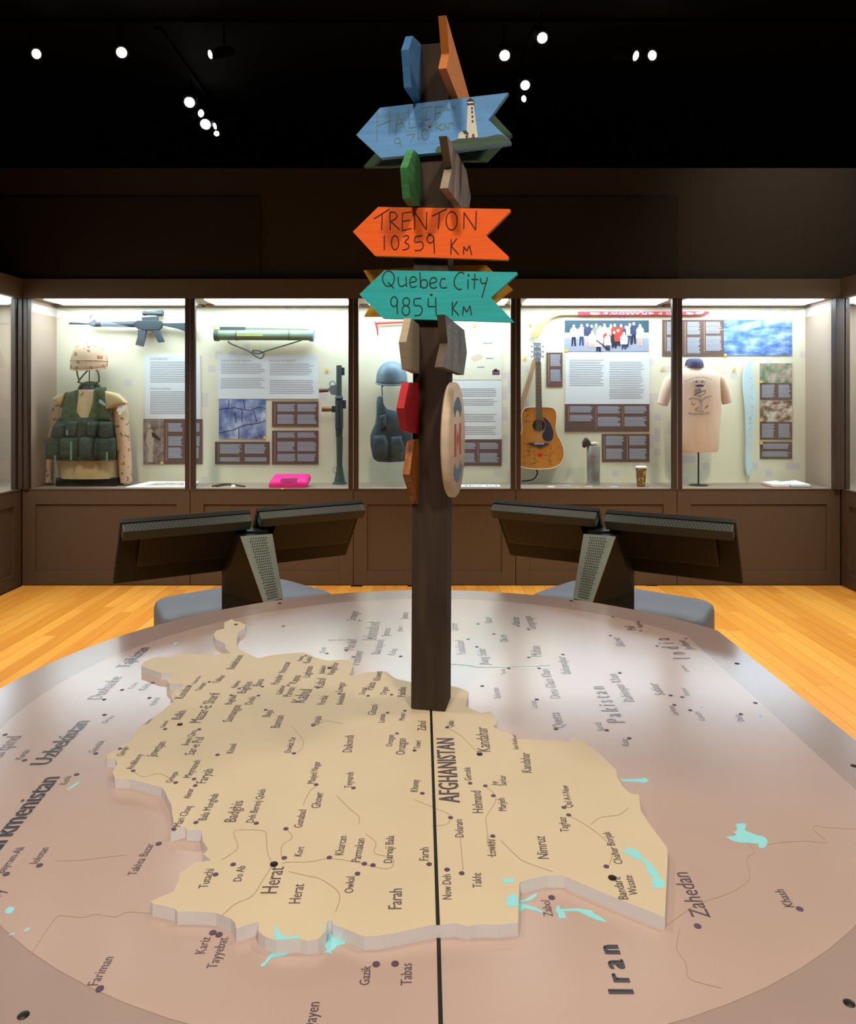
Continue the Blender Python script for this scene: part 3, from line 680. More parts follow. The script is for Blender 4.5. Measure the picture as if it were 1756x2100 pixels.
# ================================================================== KIOSKS AND BENCHES
DKM = mat('kiosk_dark', '10120e', .55, .25); BEZ = mat('monitor_bezel', '131512', .55, .25); GRN = mat('kiosk_panel_grey', '9ca89e', .45, .4, metal=.2)
VENT = mat('vent_grey_green', '343b34', .5, .4)
def kiosk(s):
    side = 'left' if s < 0 else 'right'
    MX = lambda v: Vector((v[0]*-s, v[1], v[2]))     # built for the left one, mirrored for the right one
    t = thing('touchscreen_kiosk', (MX((-.70, 3.05, 0))), 'black double-screen kiosk beyond the map table, %s of the signpost' % side, 'kiosk')
    al = math.radians(31); ex = Vector((math.cos(al), math.sin(al), 0)); aw = Vector((-math.sin(al), math.cos(al), 0)); th = math.radians(55)
    dn = aw*math.cos(th)+Vector((0, 0, -1))*math.sin(th)       # down the slope of the screen
    nb = -aw*math.sin(th)-Vector((0, 0, 1))*math.cos(th)       # out of the back of the monitor
    for o, wdt in ((Vector((-1.127, 2.75, .907)), .487), (Vector((-.690, 3.045, .907)), .475)):
        H = .32
        def slab(mb, u0, u1, v0, v1, d0, d1):
            mb.prism([MX(o+ex*u+dn*v+nb*d0) for u, v in ((u0, v0), (u1, v0), (u1, v1), (u0, v1))], MX(nb*(d1-d0))); return mb
        m = slab(MB(), 0, wdt, 0, H, -.024, 0).build('monitor', BEZ, t, bevel=.003)
        slab(MB(), .012, wdt-.012, .012, H-.012, -.0255, -.0245).build('screen', BLACKG, m)
        slab(MB(), .004, wdt-.004, .004, .05, 0, .042).build('vent_strip', VENT, m, bevel=.002)
        slab(MB(), .07, wdt-.04, .05, .20, 0, .036).build('rear_housing', BLACKG, m, bevel=.004)
        slab(MB(), .10, wdt-.10, .20, .212, 0, .012).build('cable_tray', DKM, m)
        mb = MB(); nu = 34; up = -dn
        for i in range(nu):
            for j in range(3):
                c = o+ex*(.015+(wdt-.03)*(i+.5*(j % 2))/nu)+dn*.0036+nb*(.008+j*.012)
                mb.flat([MX(c+(ex*math.cos(2*PI*q/6)+nb*math.sin(2*PI*q/6))*.0034+up*.0004) for q in range(6)])
        mb.build('vent_holes', BLACK, m, kind='stuff')
    # column: dark side plate, slanting perforated plate, boxed foot
    L0, L1 = D(455, 1150, 3.12), D(455, 1247, 3.12); r0, r1 = D(492, 1100, 2.93), D(540, 1232, 2.95); q0, q1 = D(557, 1095, 3.02), D(579, 1226, 3.02)
    L0.z = r0.z; zb = .56
    tp = [r0, q0, Vector((q0.x-.10, q0.y+.08, q0.z)), Vector((L0.x, L0.y, L0.z))]
    bt = [Vector((r1.x, r1.y, zb)), Vector((q1.x, q1.y, zb)), Vector((q1.x-.10, q1.y+.08, zb)), Vector((L1.x, L1.y, zb))]
    mb = MB(); mb.rings([[MX(p) for p in bt], [MX(p) for p in tp]]); mb.build('column', DKM, t)
    fo = [Vector((p.x, p.y, 0)) for p in bt]
    MB().rings([[MX(p) for p in fo], [MX(p) for p in [Vector((p.x, p.y, zb)) for p in bt]]]).build('column_foot', DKM, t)
    n = (bt[1]-bt[0]).cross(tp[0]-bt[0]).normalized()
    if n.y > 0: n = -n
    pl = MB().prism([MX(p+n*.001) for p in (bt[0], bt[1], tp[1], tp[0])], MX(n*.005)).build('perforated_panel', GRN if s < 0 else GRN, t)
    mb = MB()
    for j in range(24):
        f = .05+.9*j/23; a = bt[0].lerp(tp[0], f); b = bt[1].lerp(tp[1], f); wd = (b-a).length; nn = 7
        for i in range(nn):
            g = .22+.56*(i+.5*(j % 2))/nn; c = a.lerp(b, g)+n*.0105; e1 = (b-a).normalized(); e2 = (tp[0]-bt[0]).normalized()
            mb.flat([MX(c+(e1*math.cos(2*PI*q/6)+e2*math.sin(2*PI*q/6))*.0028) for q in range(6)])
    mb.build('perforations', BLACK, pl, kind='stuff')
    bx('neck', DKM, t, *sorted((MX((-.78, 0, 0)).x, MX((-.66, 0, 0)).x)), 3.02, 3.11, .70, .83)
kiosk(-1); kiosk(1)
CUSH = mat('bench_vinyl_grey', '585d68', .55, .35, noise=.05, nscale=60, bump=.05); BASE = mat('bench_plinth', '3a3d42', .6)
def bench(A, B, C, Dp, label):
    A, B, C, Dp = [Vector((*q, 0)) for q in (A, B, C, Dp)]
    c = (A+B+C+Dp)/4; t = thing('upholstered_bench', (c.x, c.y, 0), label, 'bench')
    def rr(sc, z, n=5, rad=.07):
        P = [A, B, C, Dp]; out = []
        for i in range(4):
            p = c+(P[i]-c)*sc; a = (c+(P[i-1]-c)*sc-p).normalized(); b = (c+(P[(i+1) % 4]-c)*sc-p).normalized()
            for j in range(n):
                f = j/(n-1); s0, e0 = p+a*rad, p+b*rad; out.append((s0*(1-f)**2+p*2*f*(1-f)+e0*f*f)+Vector((0, 0, z)))
        return out
    MB().rings([rr(.98, .30), rr(1, .32), rr(1, .42), rr(.98, .445), rr(.94, .455), rr(.6, .458)]).build('seat_cushion', CUSH, t, smooth=True)
    MB().rings([rr(.9, 0), rr(.9, .30)]).build('plinth', BASE, t)
bench((-1.26, 3.42), (-.75, 3.83), (-.42, 3.52), (-1.09, 3.08), 'grey upholstered bench behind the left kiosk')
bench((1.30, 3.37), (.74, 3.80), (.46, 3.50), (1.12, 3.06), 'grey upholstered bench behind the right kiosk')
bench((1.17, 1.62), (1.17, 2.05), (1.75, 2.05), (1.75, 1.62), 'grey upholstered bench at the right edge beside the map table')

# ================================================================== TRACK LAMPS
ZK = 3.76
def track(a, b, label):
    t = MB().box(min(a[0], b[0])-.02, max(a[0], b[0])+.02, min(a[1], b[1])-.02, max(a[1], b[1])+.02, 3.97, 4.0).build('light_track', CEIL)
    bpy.context.view_layer.update(); tag(t, label, 'track')
track((-3.2, 5.2), (3.2, 5.2), 'black lighting track running across above the glass cases')
track((-1.91, 5.3), (-1.91, 7.0), 'black lighting track running away above the rifle display')
track((.755, 4.4), (.755, 5.1), 'black lighting track to the right of the signpost top'); track((.755, 5.3), (.755, 6.4), 'black lighting track behind the blue lighthouse board')
LENS = emis('lamp_glow', (1, .96, .92), 30)
def lamp(px, py, r, tilt, label, glow=LENS):
    dpt = F*(ZK-EYE)/(CY-py); c = D(px, py, dpt)
    t = thing('track_spotlight', c, label, 'lamp', 'ceiling track spotlights')
    aim = Vector((tilt, -1, -.75)).normalized(); R = r*dpt/F
    MB().axial(c-aim*.16, c+aim*.012, [(0, R*1.0), (.1, R*1.3), (.9, R*1.35), (1, R*1.35)], 16).build('lamp_housing', CEIL, t, smooth=True)
    MB().axial(c+aim*.0125, c+aim*.018, [(0, R), (1, R*.9)], 16).build('lens', glow, t)
    MB().tube([c-aim*.09, c-aim*.09+Vector((0, 0, (3.97 if (px, py) in ((389, 209), (444, 273), (1112, 77), (1077, 174)) else 4.0)-c.z+aim.z*.09))], .008, 6).build('stem', CEIL, t)
for a in ((73, 110, 9, 1.4, 'track spotlight furthest left in the row above the glass cases'), (249, 107, 10, .6, 'second track spotlight from the left in the row above the glass cases'),
          (435, 111, 8, -1.6, 'third track spotlight from the left in the row above the glass cases'), (1035, 113, 10, 0, 'track spotlight just right of the top of the signpost'),
          (1112, 77, 10, 0, 'highest track spotlight, right of the signpost'), (1301, 114, 9, 1.2, 'left one of the close pair of track spotlights at upper right'),
          (1340, 113, 9, -1.2, 'right one of the close pair of track spotlights at upper right'), (389, 209, 10, .2, 'nearest lamp of the receding cluster at upper left'),
          (410, 232, 7, 2.0, 'thin tilted lamp second in the receding cluster at upper left'), (422, 254, 10, .1, 'brightest round lamp in the middle of the receding cluster at upper left'),
          (444, 258, 6, -1.6, 'small lamp right of the round one in the receding cluster at upper left'), (444, 273, 5, .4, 'furthest and lowest lamp of the receding cluster at upper left'),
          (1077, 174, 9, 0, 'round lamp above right of the blue lighthouse board'), (1077, 202, 6, -1.6, 'small tilted lamp beside the tip of the blue lighthouse board')):
    lamp(*a)
for i, (a, b, wt, sz) in enumerate(SPOTS):
    a = Vector(a); aim = (Vector(b)-a).normalized()
    t = thing('track_spotlight', a, ['ceiling spotlight over the left front of the map table', 'ceiling spotlight over the right front of the map table', 'ceiling spotlight over the left rear of the map table', 'ceiling spotlight over the right rear of the map table', 'ceiling spotlight over the left floor', 'ceiling spotlight over the right floor', 'ceiling spotlight over the floor behind the signpost'][i], 'lamp', 'ceiling track spotlights')
    MB().axial(a-aim*.22, a-aim*.13, [(0, .05), (.1, .07), (1, .07)], 14).build('lamp_housing', CEIL, t, smooth=True)
    MB().tube([a-aim*.18, Vector((a.x-aim.x*.18, a.y-aim.y*.18, 4.0))], .01, 6).build('stem', CEIL, t)

# ================================================================== EXHIBITS IN THE LONG CASE
K3 = (0, 540, 4.084); K4 = (380, 540, 3.512); K5 = (880, 540, 3.377); K6 = (1330, 540, 4.122)
def C(k, x, y, d): return D(k[0]+x/k[2], k[1]+y/k[2], d)
def CP(k, L, d): return [C(k, x, y, d) for x, y in L]
BK = Vector((0, 1, 0))
def solid(name, k, L, d, t, m, par, sm=False, bevel=0, **kw):     # outline at depth d, t metres deep (away)
    return MB().prism(CP(k, L, d), BK*t).build(name, m, par, smooth=sm, bevel=bevel, **kw)
def rect(x0, y0, x1, y1): return [(x0, y0), (x1, y0), (x1, y1), (x0, y1)]
FULL = (0, 0, 1)
def text_block(par, x0, y0, x1, y1, m, d, pitch=3.4, thick=1.5, ragged=.25, gaps=()):
    mb = MB(); y = y0; i = 0
    while y+thick <= y1+.2:
        e = x1-(x1-x0)*random.random()*ragged
        if i in gaps: e = x0+(x1-x0)*.3*random.random()+2
        mb.flat([D(x0, y, d), D(e, y, d), D(e, y+thick, d), D(x0, y+thick, d)]); y += pitch; i += 1
    return mb.build('text_lines', m, par, kind='stuff')
DP = YB-.006      # face of boards on the back wall
def wall_board(name, x0, y0, x1, y1, m, label, cat='panel'):
    a, b = D(x0, y0, DP), D(x1, y1, DP)
    t = thing(name, ((a.x+b.x)/2, DP+.003, b.z), label, cat)
    bx('board', m, t, a.x, b.x, DP, YB-.0005, b.z, a.z); return t
def white_text(x0, y0, x1, y1, label, blocks, titles=()):
    t = wall_board('text_panel', x0, y0, x1, y1, PANELW, label)
    for b in blocks: text_block(t, *b, GREYT, DP-.0006, 3.7, 1.1, .12)
    for s, x, y, xe in titles:
        text_on(MB(), s, D(x, y, DP), D(xe, y, DP), Vector((0, 0, 1)), 1.15, .0008, Vector((0, -1, 0))).build('panel_title', GREYT, t)
    return t
def dark_text(x0, y0, x1, y1, label, blocks, bars=()):
    t = wall_board('caption_panel', x0, y0, x1, y1, PANELD, label)
    for b in blocks: text_block(t, *b, LTEXT, DP-.0006, 2.2, 1.45, .16)
    for bx_, by0, by1 in bars:
        MB().flat([D(bx_, by0, DP-.0006), D(bx_+1.2, by0, DP-.0006), D(bx_+1.2, by1, DP-.0006), D(bx_, by1, DP-.0006)]).build('divider_line', TAN, t)
    return t
def photo_mat(name, cols, scale, stretch=(1, 1, 1), detail=4):
    m = mat(name, cols[0], .4, .4); nt = m.node_tree; b = nt.nodes['Principled BSDF']; N = nt.nodes.new; L = nt.links.new
    tc = N('ShaderNodeTexCoord'); mp = N('ShaderNodeMapping'); mp.inputs['Scale'].default_value = stretch; nz = N('ShaderNodeTexNoise'); nz.inputs['Scale'].default_value = scale; nz.inputs['Detail'].default_value = detail
    r = N('ShaderNodeValToRGB'); n = len(cols)
    while len(r.color_ramp.elements) < n: r.color_ramp.elements.new(.5)
    for i, c in enumerate(cols): r.color_ramp.elements[i].position = .3+.4*i/(n-1); r.color_ramp.elements[i].color = (*hexc(c), 1)
    L(tc.outputs['Object'], mp.inputs[0]); L(mp.outputs[0], nz.inputs['Vector']); L(nz.outputs[0], r.inputs[0]); L(r.outputs[0], b.inputs['Base Color']); return m
def shape(par, nm, pts, m, lift=.0006, k=FULL):
    d = DP-lift; return MB().flat(CP(k, pts, d)).build(nm, m, par)

# --- bay 1
white_text(297, 728, 411, 859, 'pale text panel beside the desert uniform', [(308, 742, 400, 787), (308, 803, 400, 852)], [("A SOLDIER'S KIT", 308, 738, 345), ('TENUE DU SOLDAT', 308, 799, 351)])
t = dark_text(294, 859.5, 415, 952, 'brown caption panel with a photo of a standing soldier', [(345, 868, 375, 886), (345, 895, 375, 914), (345, 918, 375, 941), (402, 868, 410, 886), (402, 895, 410, 914), (402, 918, 408, 941)], [(341, 867, 945)])
shape(t, 'photo_print', rect(294, 859.5, 336, 952), photo_mat('photo_soldier_ground', ['5e4a3e', '7a675a', '95847a', 'a39aa0'], 14), .0005)
SANDP = mat('photo_sand_cloth', 'b8a898', .5)
shape(t, 'photo_figure', [(303, 880), (312, 880), (316, 900), (314, 920), (313, 948), (303, 948), (305, 920), (299, 905)], SANDP, .0008); shape(t, 'photo_figure_head', ell(306, 874, 4, 5, 10)[:-1], SANDP, .0008)
shape(t, 'photo_figure_rifle', [(311, 886), (318, 888), (331, 903), (327, 904), (312, 896)], mat('photo_dark', '3a3630', .5), .0011)
# assault rifle
d = YB-.06; STEEL = mat('gun_metal', '283236', .45, .5, noise=.1); GM2 = mat('gun_polymer', '323e44', .5, .4)
rf = thing('assault_rifle', C(K3, 1240, 560, d), 'dark grey assault rifle with scope and curved magazine on the back wall', 'rifle')
MB().tube(CP(K3, [(575, 503), (760, 506)], d), 4.2*d/F/2.0, 8).build('barrel', STEEL, rf, smooth=True)
MB().tube(CP(K3, [(583, 502), (640, 503)], d), 7*d/F/4.084, 8).build('flash_hider', STEEL, rf, smooth=True)
MB().tube(CP(K3, [(571, 504), (584, 504)], d), 9*d/F/4.084, 8).build('muzzle_cap', mat('orange_cap', 'e0a030', .5), rf)
solid('front_sight', K3, [(728, 508), (765, 482), (792, 470), (792, 532), (770, 528)], d-.008, .016, STEEL, rf)
MB().tube(CP(K3, [(762, 482), (757, 445), (766, 436)], d), .003, 6).build('sight_post', STEEL, rf)
MB().axial(C(K3, 790, 512, d), C(K3, 1130, 511, d), [(0, .017), (.05, .019), (.5, .021), (.95, .024), (1, .022)], 12).build('handguard', GM2, rf, smooth=True)
solid('receiver', K3, [(1120, 495), (1150, 478), (1340, 480), (1362, 500), (1350, 535), (1330, 555), (1230, 560), (1150, 545), (1120, 528)], d-.016, .032, STEEL, rf, bevel=.003)
solid('magazine', K3, [(1155, 542), (1225, 550), (1215, 620), (1195, 698), (1132, 682), (1150, 620)], d-.012, .024, mat('magazine_dark', '333c44', .5), rf, bevel=.002)
solid('pistol_grip', K3, [(1275, 555), (1325, 555), (1375, 655), (1322, 662)], d-.013, .026, GM2, rf, bevel=.004)
MB().tube(CP(K3, smoothline([(1228, 558), (1232, 588), (1255, 596), (1278, 585), (1282, 556)]), d), .0022, 6).build('trigger_guard', STEEL, rf)
solid('stock', K3, [(1350, 500), (1625, 497), (1638, 590), (1560, 575), (1490, 548), (1370, 522)], d-.016, .032, GM2, rf, bevel=.004)
MB().axial(C(K3, 1198, 420, d), C(K3, 1366, 420, d), [(0, .016), (.12, .018), (.2, .014), (.6, .015), (.75, .022), (1, .023)], 14).build('scope', GM2, rf, smooth=True)
solid('scope_mount', K3, [(1185, 452), (1320, 446), (1320, 482), (1190, 482)], d-.010, .02, STEEL, rf)
# desert helmet on its stand
DES = desert('desert_camo', 'bfa182', '94694c'); DES2 = desert('desert_camo_sleeve', 'c9a888', '94694c'); TAN2 = mat('vest_tan', 'b79f74', .8, .2, noise=.12, nscale=12)
d = 5.74; hc = C(K3, 748, 822, d)
hm = thing('combat_helmet', C(K3, 750, 895, d), 'desert camouflage helmet with hanging chin straps above the uniform', 'helmet')
def helmet(par, c, rx, ry, rz, m, brim, rim_m):
    R = []
    for z, s in ((-.32, 1.02), (-.1, 1.02), (.15, 1.0), (.45, .9), (.7, .73), (.88, .5), (.97, .25), (1, .05)):
        R.append([Vector((c.x+rx*s*math.cos(2*PI*k/28), c.y+ry*s*math.sin(2*PI*k/28), c.z+rz*z-(.025 if z < 0 else 0)*math.sin(2*PI*k/28)*-1)) for k in range(28)])
    o = MB().rings(R, cap=False).build('shell', m, par, smooth=True)
    md = o.modifiers.new('solid', 'SOLIDIFY'); md.thickness = .008
    z0 = c.z-.32*rz
    MB().tube([Vector((c.x+(rx+.001)*math.cos(2*PI*k/28), c.y+(ry+.002)*math.sin(2*PI*k/28), z0+.025*math.sin(2*PI*k/28))) for k in range(29)], brim, 6).build('rim', rim_m, par, smooth=True)
hc.z -= .0
helmet(hm, hc+Vector((0, 0, -.0)), .128, .14, .15, DES, .005, DES)
MB().tube([Vector((hc.x+.131*math.cos(2*PI*k/24), hc.y+.143*math.sin(2*PI*k/24), hc.z+.004)) for k in range(25)], .0035, 6).build('cover_band', TAN2, hm, smooth=True)
OLV = mat('strap_olive', '4f553c', .8, .2)
for L in ([(640, 875), (650, 940), (665, 985)], [(650, 1000), (690, 945), (740, 890), (760, 850)], [(650, 995), (720, 1010), (790, 1010), (835, 985)], [(790, 870), (825, 920), (830, 985)]):
    MB().tube(CP(K3, smoothline(L), d-.09), .006, 6).build('chin_strap', OLV, hm, smooth=True)
MB().lathe(C(K3, 752, 850, d), [(.02, C(K3, 0, 880, d).z), (.045, C(K3, 0, 862, d).z), (.05, C(K3, 0, 835, d).z), (.03, C(K3, 0, 800, d).z)], 12).build('head_form', BLACK, hm, smooth=True)
MB().tube(CP(K3, [(748, 880), (748, 1015)], d), .004, 6).build('stand_rod', BLACK, hm)
# uniform on a bust
d = 5.73; q = d/F/4.084
def row(k, y, xl, xr, hd, dd): a = C(k, xl, y, dd); b = C(k, xr, y, dd); return (a.z, a.x, b.x, dd, hd)
un = thing('soldier_uniform', Vector((C(K3, 750, 1850, d).x, d, ZS+.003)), 'desert uniform jacket with green load vest and pouches on a bust', 'uniform')
MB().loft([row(K3, *v, d) for v in ((1798, 500, 1003, .10), (1650, 480, 992, .11), (1440, 460, 965, .11), (1200, 520, 960, .10), (1120, 500, 990, .09), (1075, 590, 900, .07), (1058, 660, 815, .05))]).build('jacket_body', TAN2, un, smooth=True)
MB().loft([row(K3, *v, d-.01) for v in ((1645, 468, 992, .125), (1500, 420, 975, .13), (1400, 440, 962, .125), (1290, 500, 945, .11))]).build('vest_body', mat('vest_green', '3c4a38', .85, .2, noise=.3, nscale=25), un, smooth=True)
VG = mat('vest_green_light', '4b573b', .85, .2, noise=.4, nscale=40, bump=.3); VD = mat('pouch_green', '333d33', .85, .2, noise=.5, nscale=45, bump=.4)
MB().puff(CP(K3, [(575, 1085), (655, 1060), (668, 1120), (668, 1250), (720, 1320), (510, 1320), (545, 1180)], d-.06), .05).build('vest_strap', VG, un, smooth=True)
MB().puff(CP(K3, [(800, 1045), (890, 1035), (915, 1180), (945, 1320), (740, 1320), (790, 1170)], d-.06), .05).build('vest_strap', VG, un, smooth=True)
solid('undershirt', K3, [(665, 1075), (800, 1070), (790, 1180), (728, 1310), (670, 1200)], d-.085, .03, DES2, un)
for x0, y0, x1, y1, t_ in ((455, 1345, 560, 1462, .05), (565, 1322, 660, 1458, .055), (742, 1327, 834, 1450, .055), (836, 1327, 945, 1470, .05), (405, 1460, 520, 1640, .06), (525, 1455, 672, 1632, .07), (690, 1455, 802, 1642, .07), (806, 1460, 972, 1642, .06), (680, 1310, 735, 1460, .03)):
    e = 12; MB().puff(CP(K3, [(x0+e, y0), (x1-e, y0), (x1, y0+e), (x1, y1-e), (x1-e, y1), (x0+e, y1), (x0, y1-e), (x0, y0+e)], d-.115), t_).build('pouch', VD, un, smooth=True)
for x, y0, y1 in ((560, 1395, 1440), (595, 1490, 1650), (895, 1580, 1660), (460, 1610, 1645)):
    solid('buckle_strap', K3, rect(x-8, y0, x+8, y1), d-.19, .004, mat('strap_bright_green', '4d7a5c', .7), un)
for L, rr in (([(985, 1130), (1010, 1250), (1030, 1450), (1045, 1650), (1058, 1835)], [60, 62, 56, 58, 48]), ([(505, 1140), (475, 1280), (440, 1450), (420, 1650), (412, 1835)], [50, 44, 38, 32, 30])):
    MB().tube(CP(K3, L, d+.01), [v*q for v in rr], 14).build('sleeve', DES2, un, smooth=True)
MB().puff(CP(K3, [(895, 1068), (1000, 1092), (1078, 1170), (1040, 1185), (960, 1205), (890, 1232)], d-.05), .06).build('shoulder_flap', TAN2, un, smooth=True)
MB().puff(CP(K3, [(450, 1140), (500, 1105), (575, 1078), (560, 1140), (535, 1210), (500, 1160)], d-.05), .06).build('shoulder_flap', TAN2, un, smooth=True)
MB().tube(CP(K3, smoothline([(665, 1062), (690, 1020), (750, 1005), (810, 1015), (835, 1050)]), d), .016, 8).build('collar', OLV, un, smooth=True)
MB().lathe(C(K3, 750, 1045, d), [(.045, C(K3, 0, 1085, d).z), (.05, C(K3, 0, 1045, d).z), (.035, C(K3, 0, 1012, d).z)], 14).build('neck_form', mat('neck_navy', '23243a', .6), un, smooth=True)
solid('cross_patch', K3, [(995, 1205), (1018, 1212), (1030, 1196), (1045, 1206), (1040, 1232), (1022, 1245), (1010, 1270), (990, 1262), (992, 1245), (975, 1235), (985, 1215)], d-.088, .005, WHITE, un)
solid('round_patch', K3, ell(1055, 1278, 25, 34, 16)[:-1], d-.08, .006, mat('patch_cream', 'd8cbb0', .7), un)
solid('shoulder_loop', K3, [(830, 1140), (850, 1145), (885, 1185), (875, 1195), (830, 1165)], d-.125, .006, mat('loop_silver', 'a8bcc8', .3, metal=.6), un)
MB().box(C(K3, 500, 0, d).x, C(K3, 1000, 0, d).x, d-.06, d+.08, ZS+.003, C(K3, 0, 1790, d).z).build('bust_base', BLACK, un)
# --- bay 2
t = white_text(447, 728, 653, 818, 'large pale text panel under the launcher tube', [(453, 746, 544, 768), (453, 776, 544, 796), (553, 746, 644, 772), (553, 780, 644, 809)], [("THE BATTLE FOR PANJWA'I", 453, 742, 516), ("BATAILLE DE PANJWA'I", 553, 742, 607)])
ph = wall_board('photograph', 449, 819, 545, 900, photo_mat('photo_aerial', ['3e4a78', '6f7ca6', '98a3c4', 'c9d0e2'], 9), 'bluish aerial photograph of walled fields', 'photo')
ph.location.y -= 0; PD = mat('photo_navy', '3c4468', .5)
for L in ([(449, 888), (478, 882), (500, 872), (530, 868), (545, 862)], [(490, 876), (490, 900)], [(449, 840), (480, 836), (512, 842), (532, 834), (545, 838)], [(482, 846), (484, 868)], [(497, 842), (496, 866)], [(520, 842), (527, 866)], [(470, 820), (468, 838)], [(500, 820), (502, 838)]):
    ribbon(MB(), CP(FULL, L, DP-.0006), .006, Vector((0, -1, 0)), .0004).build('photo_wall_line', PD, ph)
dark_text(558, 823, 653, 875, 'upper right brown caption panel in the launcher bay', [(569, 829, 606, 845), (610, 829, 650, 845), (569, 850, 606, 869), (610, 850, 650, 869)], [(563, 829, 870)])
dark_text(558, 883, 653, 952, 'lower right brown caption panel in the launcher bay', [(569, 887, 606, 899), (610, 887, 650, 899), (569, 906, 606, 926), (610, 906, 650, 926), (569, 931, 606, 947), (610, 931, 650, 947)], [(563, 887, 948)])
dark_text(441, 906, 553, 952, 'brown caption panel under the aerial photograph', [(451, 911, 497, 932), (502, 911, 548, 932), (451, 938, 497, 946), (502, 938, 548, 946)], [(447, 910, 947)])
d = YB-.09; TUBE = mat('launcher_green', '77896f', .5, .4, noise=.12, nscale=12); TUBD = mat('launcher_dark', '46564a', .5, .4)
la = thing('rocket_launcher', C(K4, 570, 570, d), 'green tube rocket launcher with hanging sling near the case top', 'launcher')
MB().axial(C(K4, 235, 516, d), C(K4, 905, 518, d), [(0, .040), (.02, .041), (.98, .041), (1, .040)], 20).build('tube', TUBE, la, smooth=True)
MB().axial(C(K4, 213, 518, d), C(K4, 243, 518, d), [(0, .046), (1, .047)], 20).build('front_cap', TUBD, la, smooth=True)
MB().axial(C(K4, 895, 518, d), C(K4, 928, 520, d), [(0, .045), (.3, .049), (1, .048)], 20).build('rear_cap', mat('launcher_cap', '6f868a', .45), la, smooth=True)
solid('sight_cover', K4, rect(246, 456, 430, 486), d-.02, .04, TUBD, la, bevel=.004)
solid('top_rail', K4, [(430, 462), (890, 472), (890, 490), (430, 486)], d-.012, .024, TUBE, la)
for x in (370, 750): MB().axial(C(K4, x, 517, d), C(K4, x+7, 517, d), [(0, .0435), (1, .0435)], 20).build('band', TUBD, la)
MB().tube(CP(K4, smoothline([(310, 560), (330, 580), (450, 628), (505, 668), (545, 684), (568, 655), (540, 632), (480, 630), (520, 650), (600, 625), (720, 590), (840, 553)]), d-.02), .006, 6).build('sling', mat('sling_dark', '3d4a38', .8), la, smooth=True)
mb = MB()
for x in range(372, 555, 9): mb.flat([C(K4, x, 511+random.random()*4, d-.0425), C(K4, x+6, 511+random.random()*4, d-.0425), C(K4, x+6, 524, d-.0425), C(K4, x, 524, d-.0425)])
mb.build('stencil_marking', mat('stencil_yellow', 'c3c04a', .6), la, kind='stuff')
d = YB-.08; RG = mat('rpg_green', '3d4a45', .5, .4); RD2 = mat('rpg_dark', '31383c', .5, .4); WG = mat('grip_wood', '8a5a34', .5, noise=.3, nscale=30)
rp = thing('grenade_launcher', C(K4, 1110, 1588, d), 'upright shoulder grenade launcher with two pistol grips and flared end', 'launcher')
def vlathe(par, nm, m, k, xc, prof, dd, n=18):
    sc = dd/F/k[2]; c = C(k, xc, 0, dd); return MB().lathe(c, [(r*sc, C(k, 0, y, dd).z) for y, r in prof], n).build(nm, m, par, smooth=True)
vlathe(rp, 'front_tube', RG, K4, 1108, [(960, 20), (735, 20)], d); vlathe(rp, 'collar', RD2, K4, 1108, [(985, 22), (975, 30), (960, 26), (955, 20)], d)
vlathe(rp, 'main_tube', RD2, K4, 1109, [(1250, 24), (1192, 26), (1190, 29), (985, 29)], d); vlathe(rp, 'rear_tube', RG, K4, 1112, [(1462, 20), (1250, 24)], d)
vlathe(rp, 'flared_end', RG, K4, 1112, [(1590, 52), (1580, 52), (1576, 40), (1520, 30), (1462, 22)], d)
solid('sight_mount', K4, rect(1126, 750, 1146, 806), d-.012, .024, RD2, rp); solid('sight_mount', K4, rect(1132, 986, 1156, 1046), d-.014, .028, RD2, rp)
solid('trigger_housing', K4, [(1030, 905), (1050, 880), (1092, 875), (1092, 952), (1050, 945)], d-.01, .02, mat('gun_grey', '6a7375', .5), rp)
MB().tube(CP(K4, ell(1060, 870, 20, 20, 14), d), .003, 6).build('trigger_guard', RD2, rp)
MB().axial(C(K4, 965, 916, d), C(K4, 1032, 914, d), [(0, .018), (.5, .017), (1, .015)], 10).build('grip', mat('grip_brown', '5d463c', .5), rp, smooth=True)
MB().axial(C(K4, 985, 1050, d), C(K4, 1058, 1050, d), [(0, .021), (.5, .021), (1, .018)], 10).build('grip', WG, rp, smooth=True); solid('grip_mount', K4, rect(1055, 1028, 1086, 1074), d-.012, .024, RD2, rp)
MB().tube(CP(K4, ell(1078, 1488, 11, 24, 12), d-.02), .003, 6).build('sling_ring', mat('ring_steel', 'a0a8a8', .3, metal=.7), rp)
# things lying on the case floor
def on_deck(k, x, y): return G(k[0]+x/k[2], k[1]+y/k[2], ZS+.003)
p0 = on_deck(K4, 600, 1618); p1 = on_deck(K4, 890, 1610)
pk = thing('pink_packet', ((p0.x+p1.x)/2, 5.66, ZS+.003), 'bright pink folded packet lying in the case below the captions', 'packet')
def pillow(nm, x0, x1, y0, y1, z0, z1, m, par): 
    R = []
    for z, s in ((z0, .96), (z0+(z1-z0)*.3, 1), (z0+(z1-z0)*.8, .95), (z1, .8)):
        cx, cy = (x0+x1)/2, (y0+y1)/2; R.append([(cx+(a-cx)*s, cy+(b-cy)*s, z+(b-y0)*.18+random.random()*.003) for a, b in ((x0, y0), ((x0+x1)/2, y0), (x1, y0), (x1, (y0+y1)/2), (x1, y1), ((x0+x1)/2, y1), (x0, y1), (x0, (y0+y1)/2))])
    return MB().rings(R).build(nm, m, par, smooth=True)
PINK = mat('packet_pink', 'ee2f86', .5, .3)
pillow('packet_body', p0.x, p1.x, 5.575, 5.75, ZS+.004, ZS+.06, PINK, pk); solid('packet_label', K4, [(690, 1550), (812, 1546), (805, 1570), (682, 1572)], 5.565, .002, mat('packet_label', 'c05a90', .6), pk)
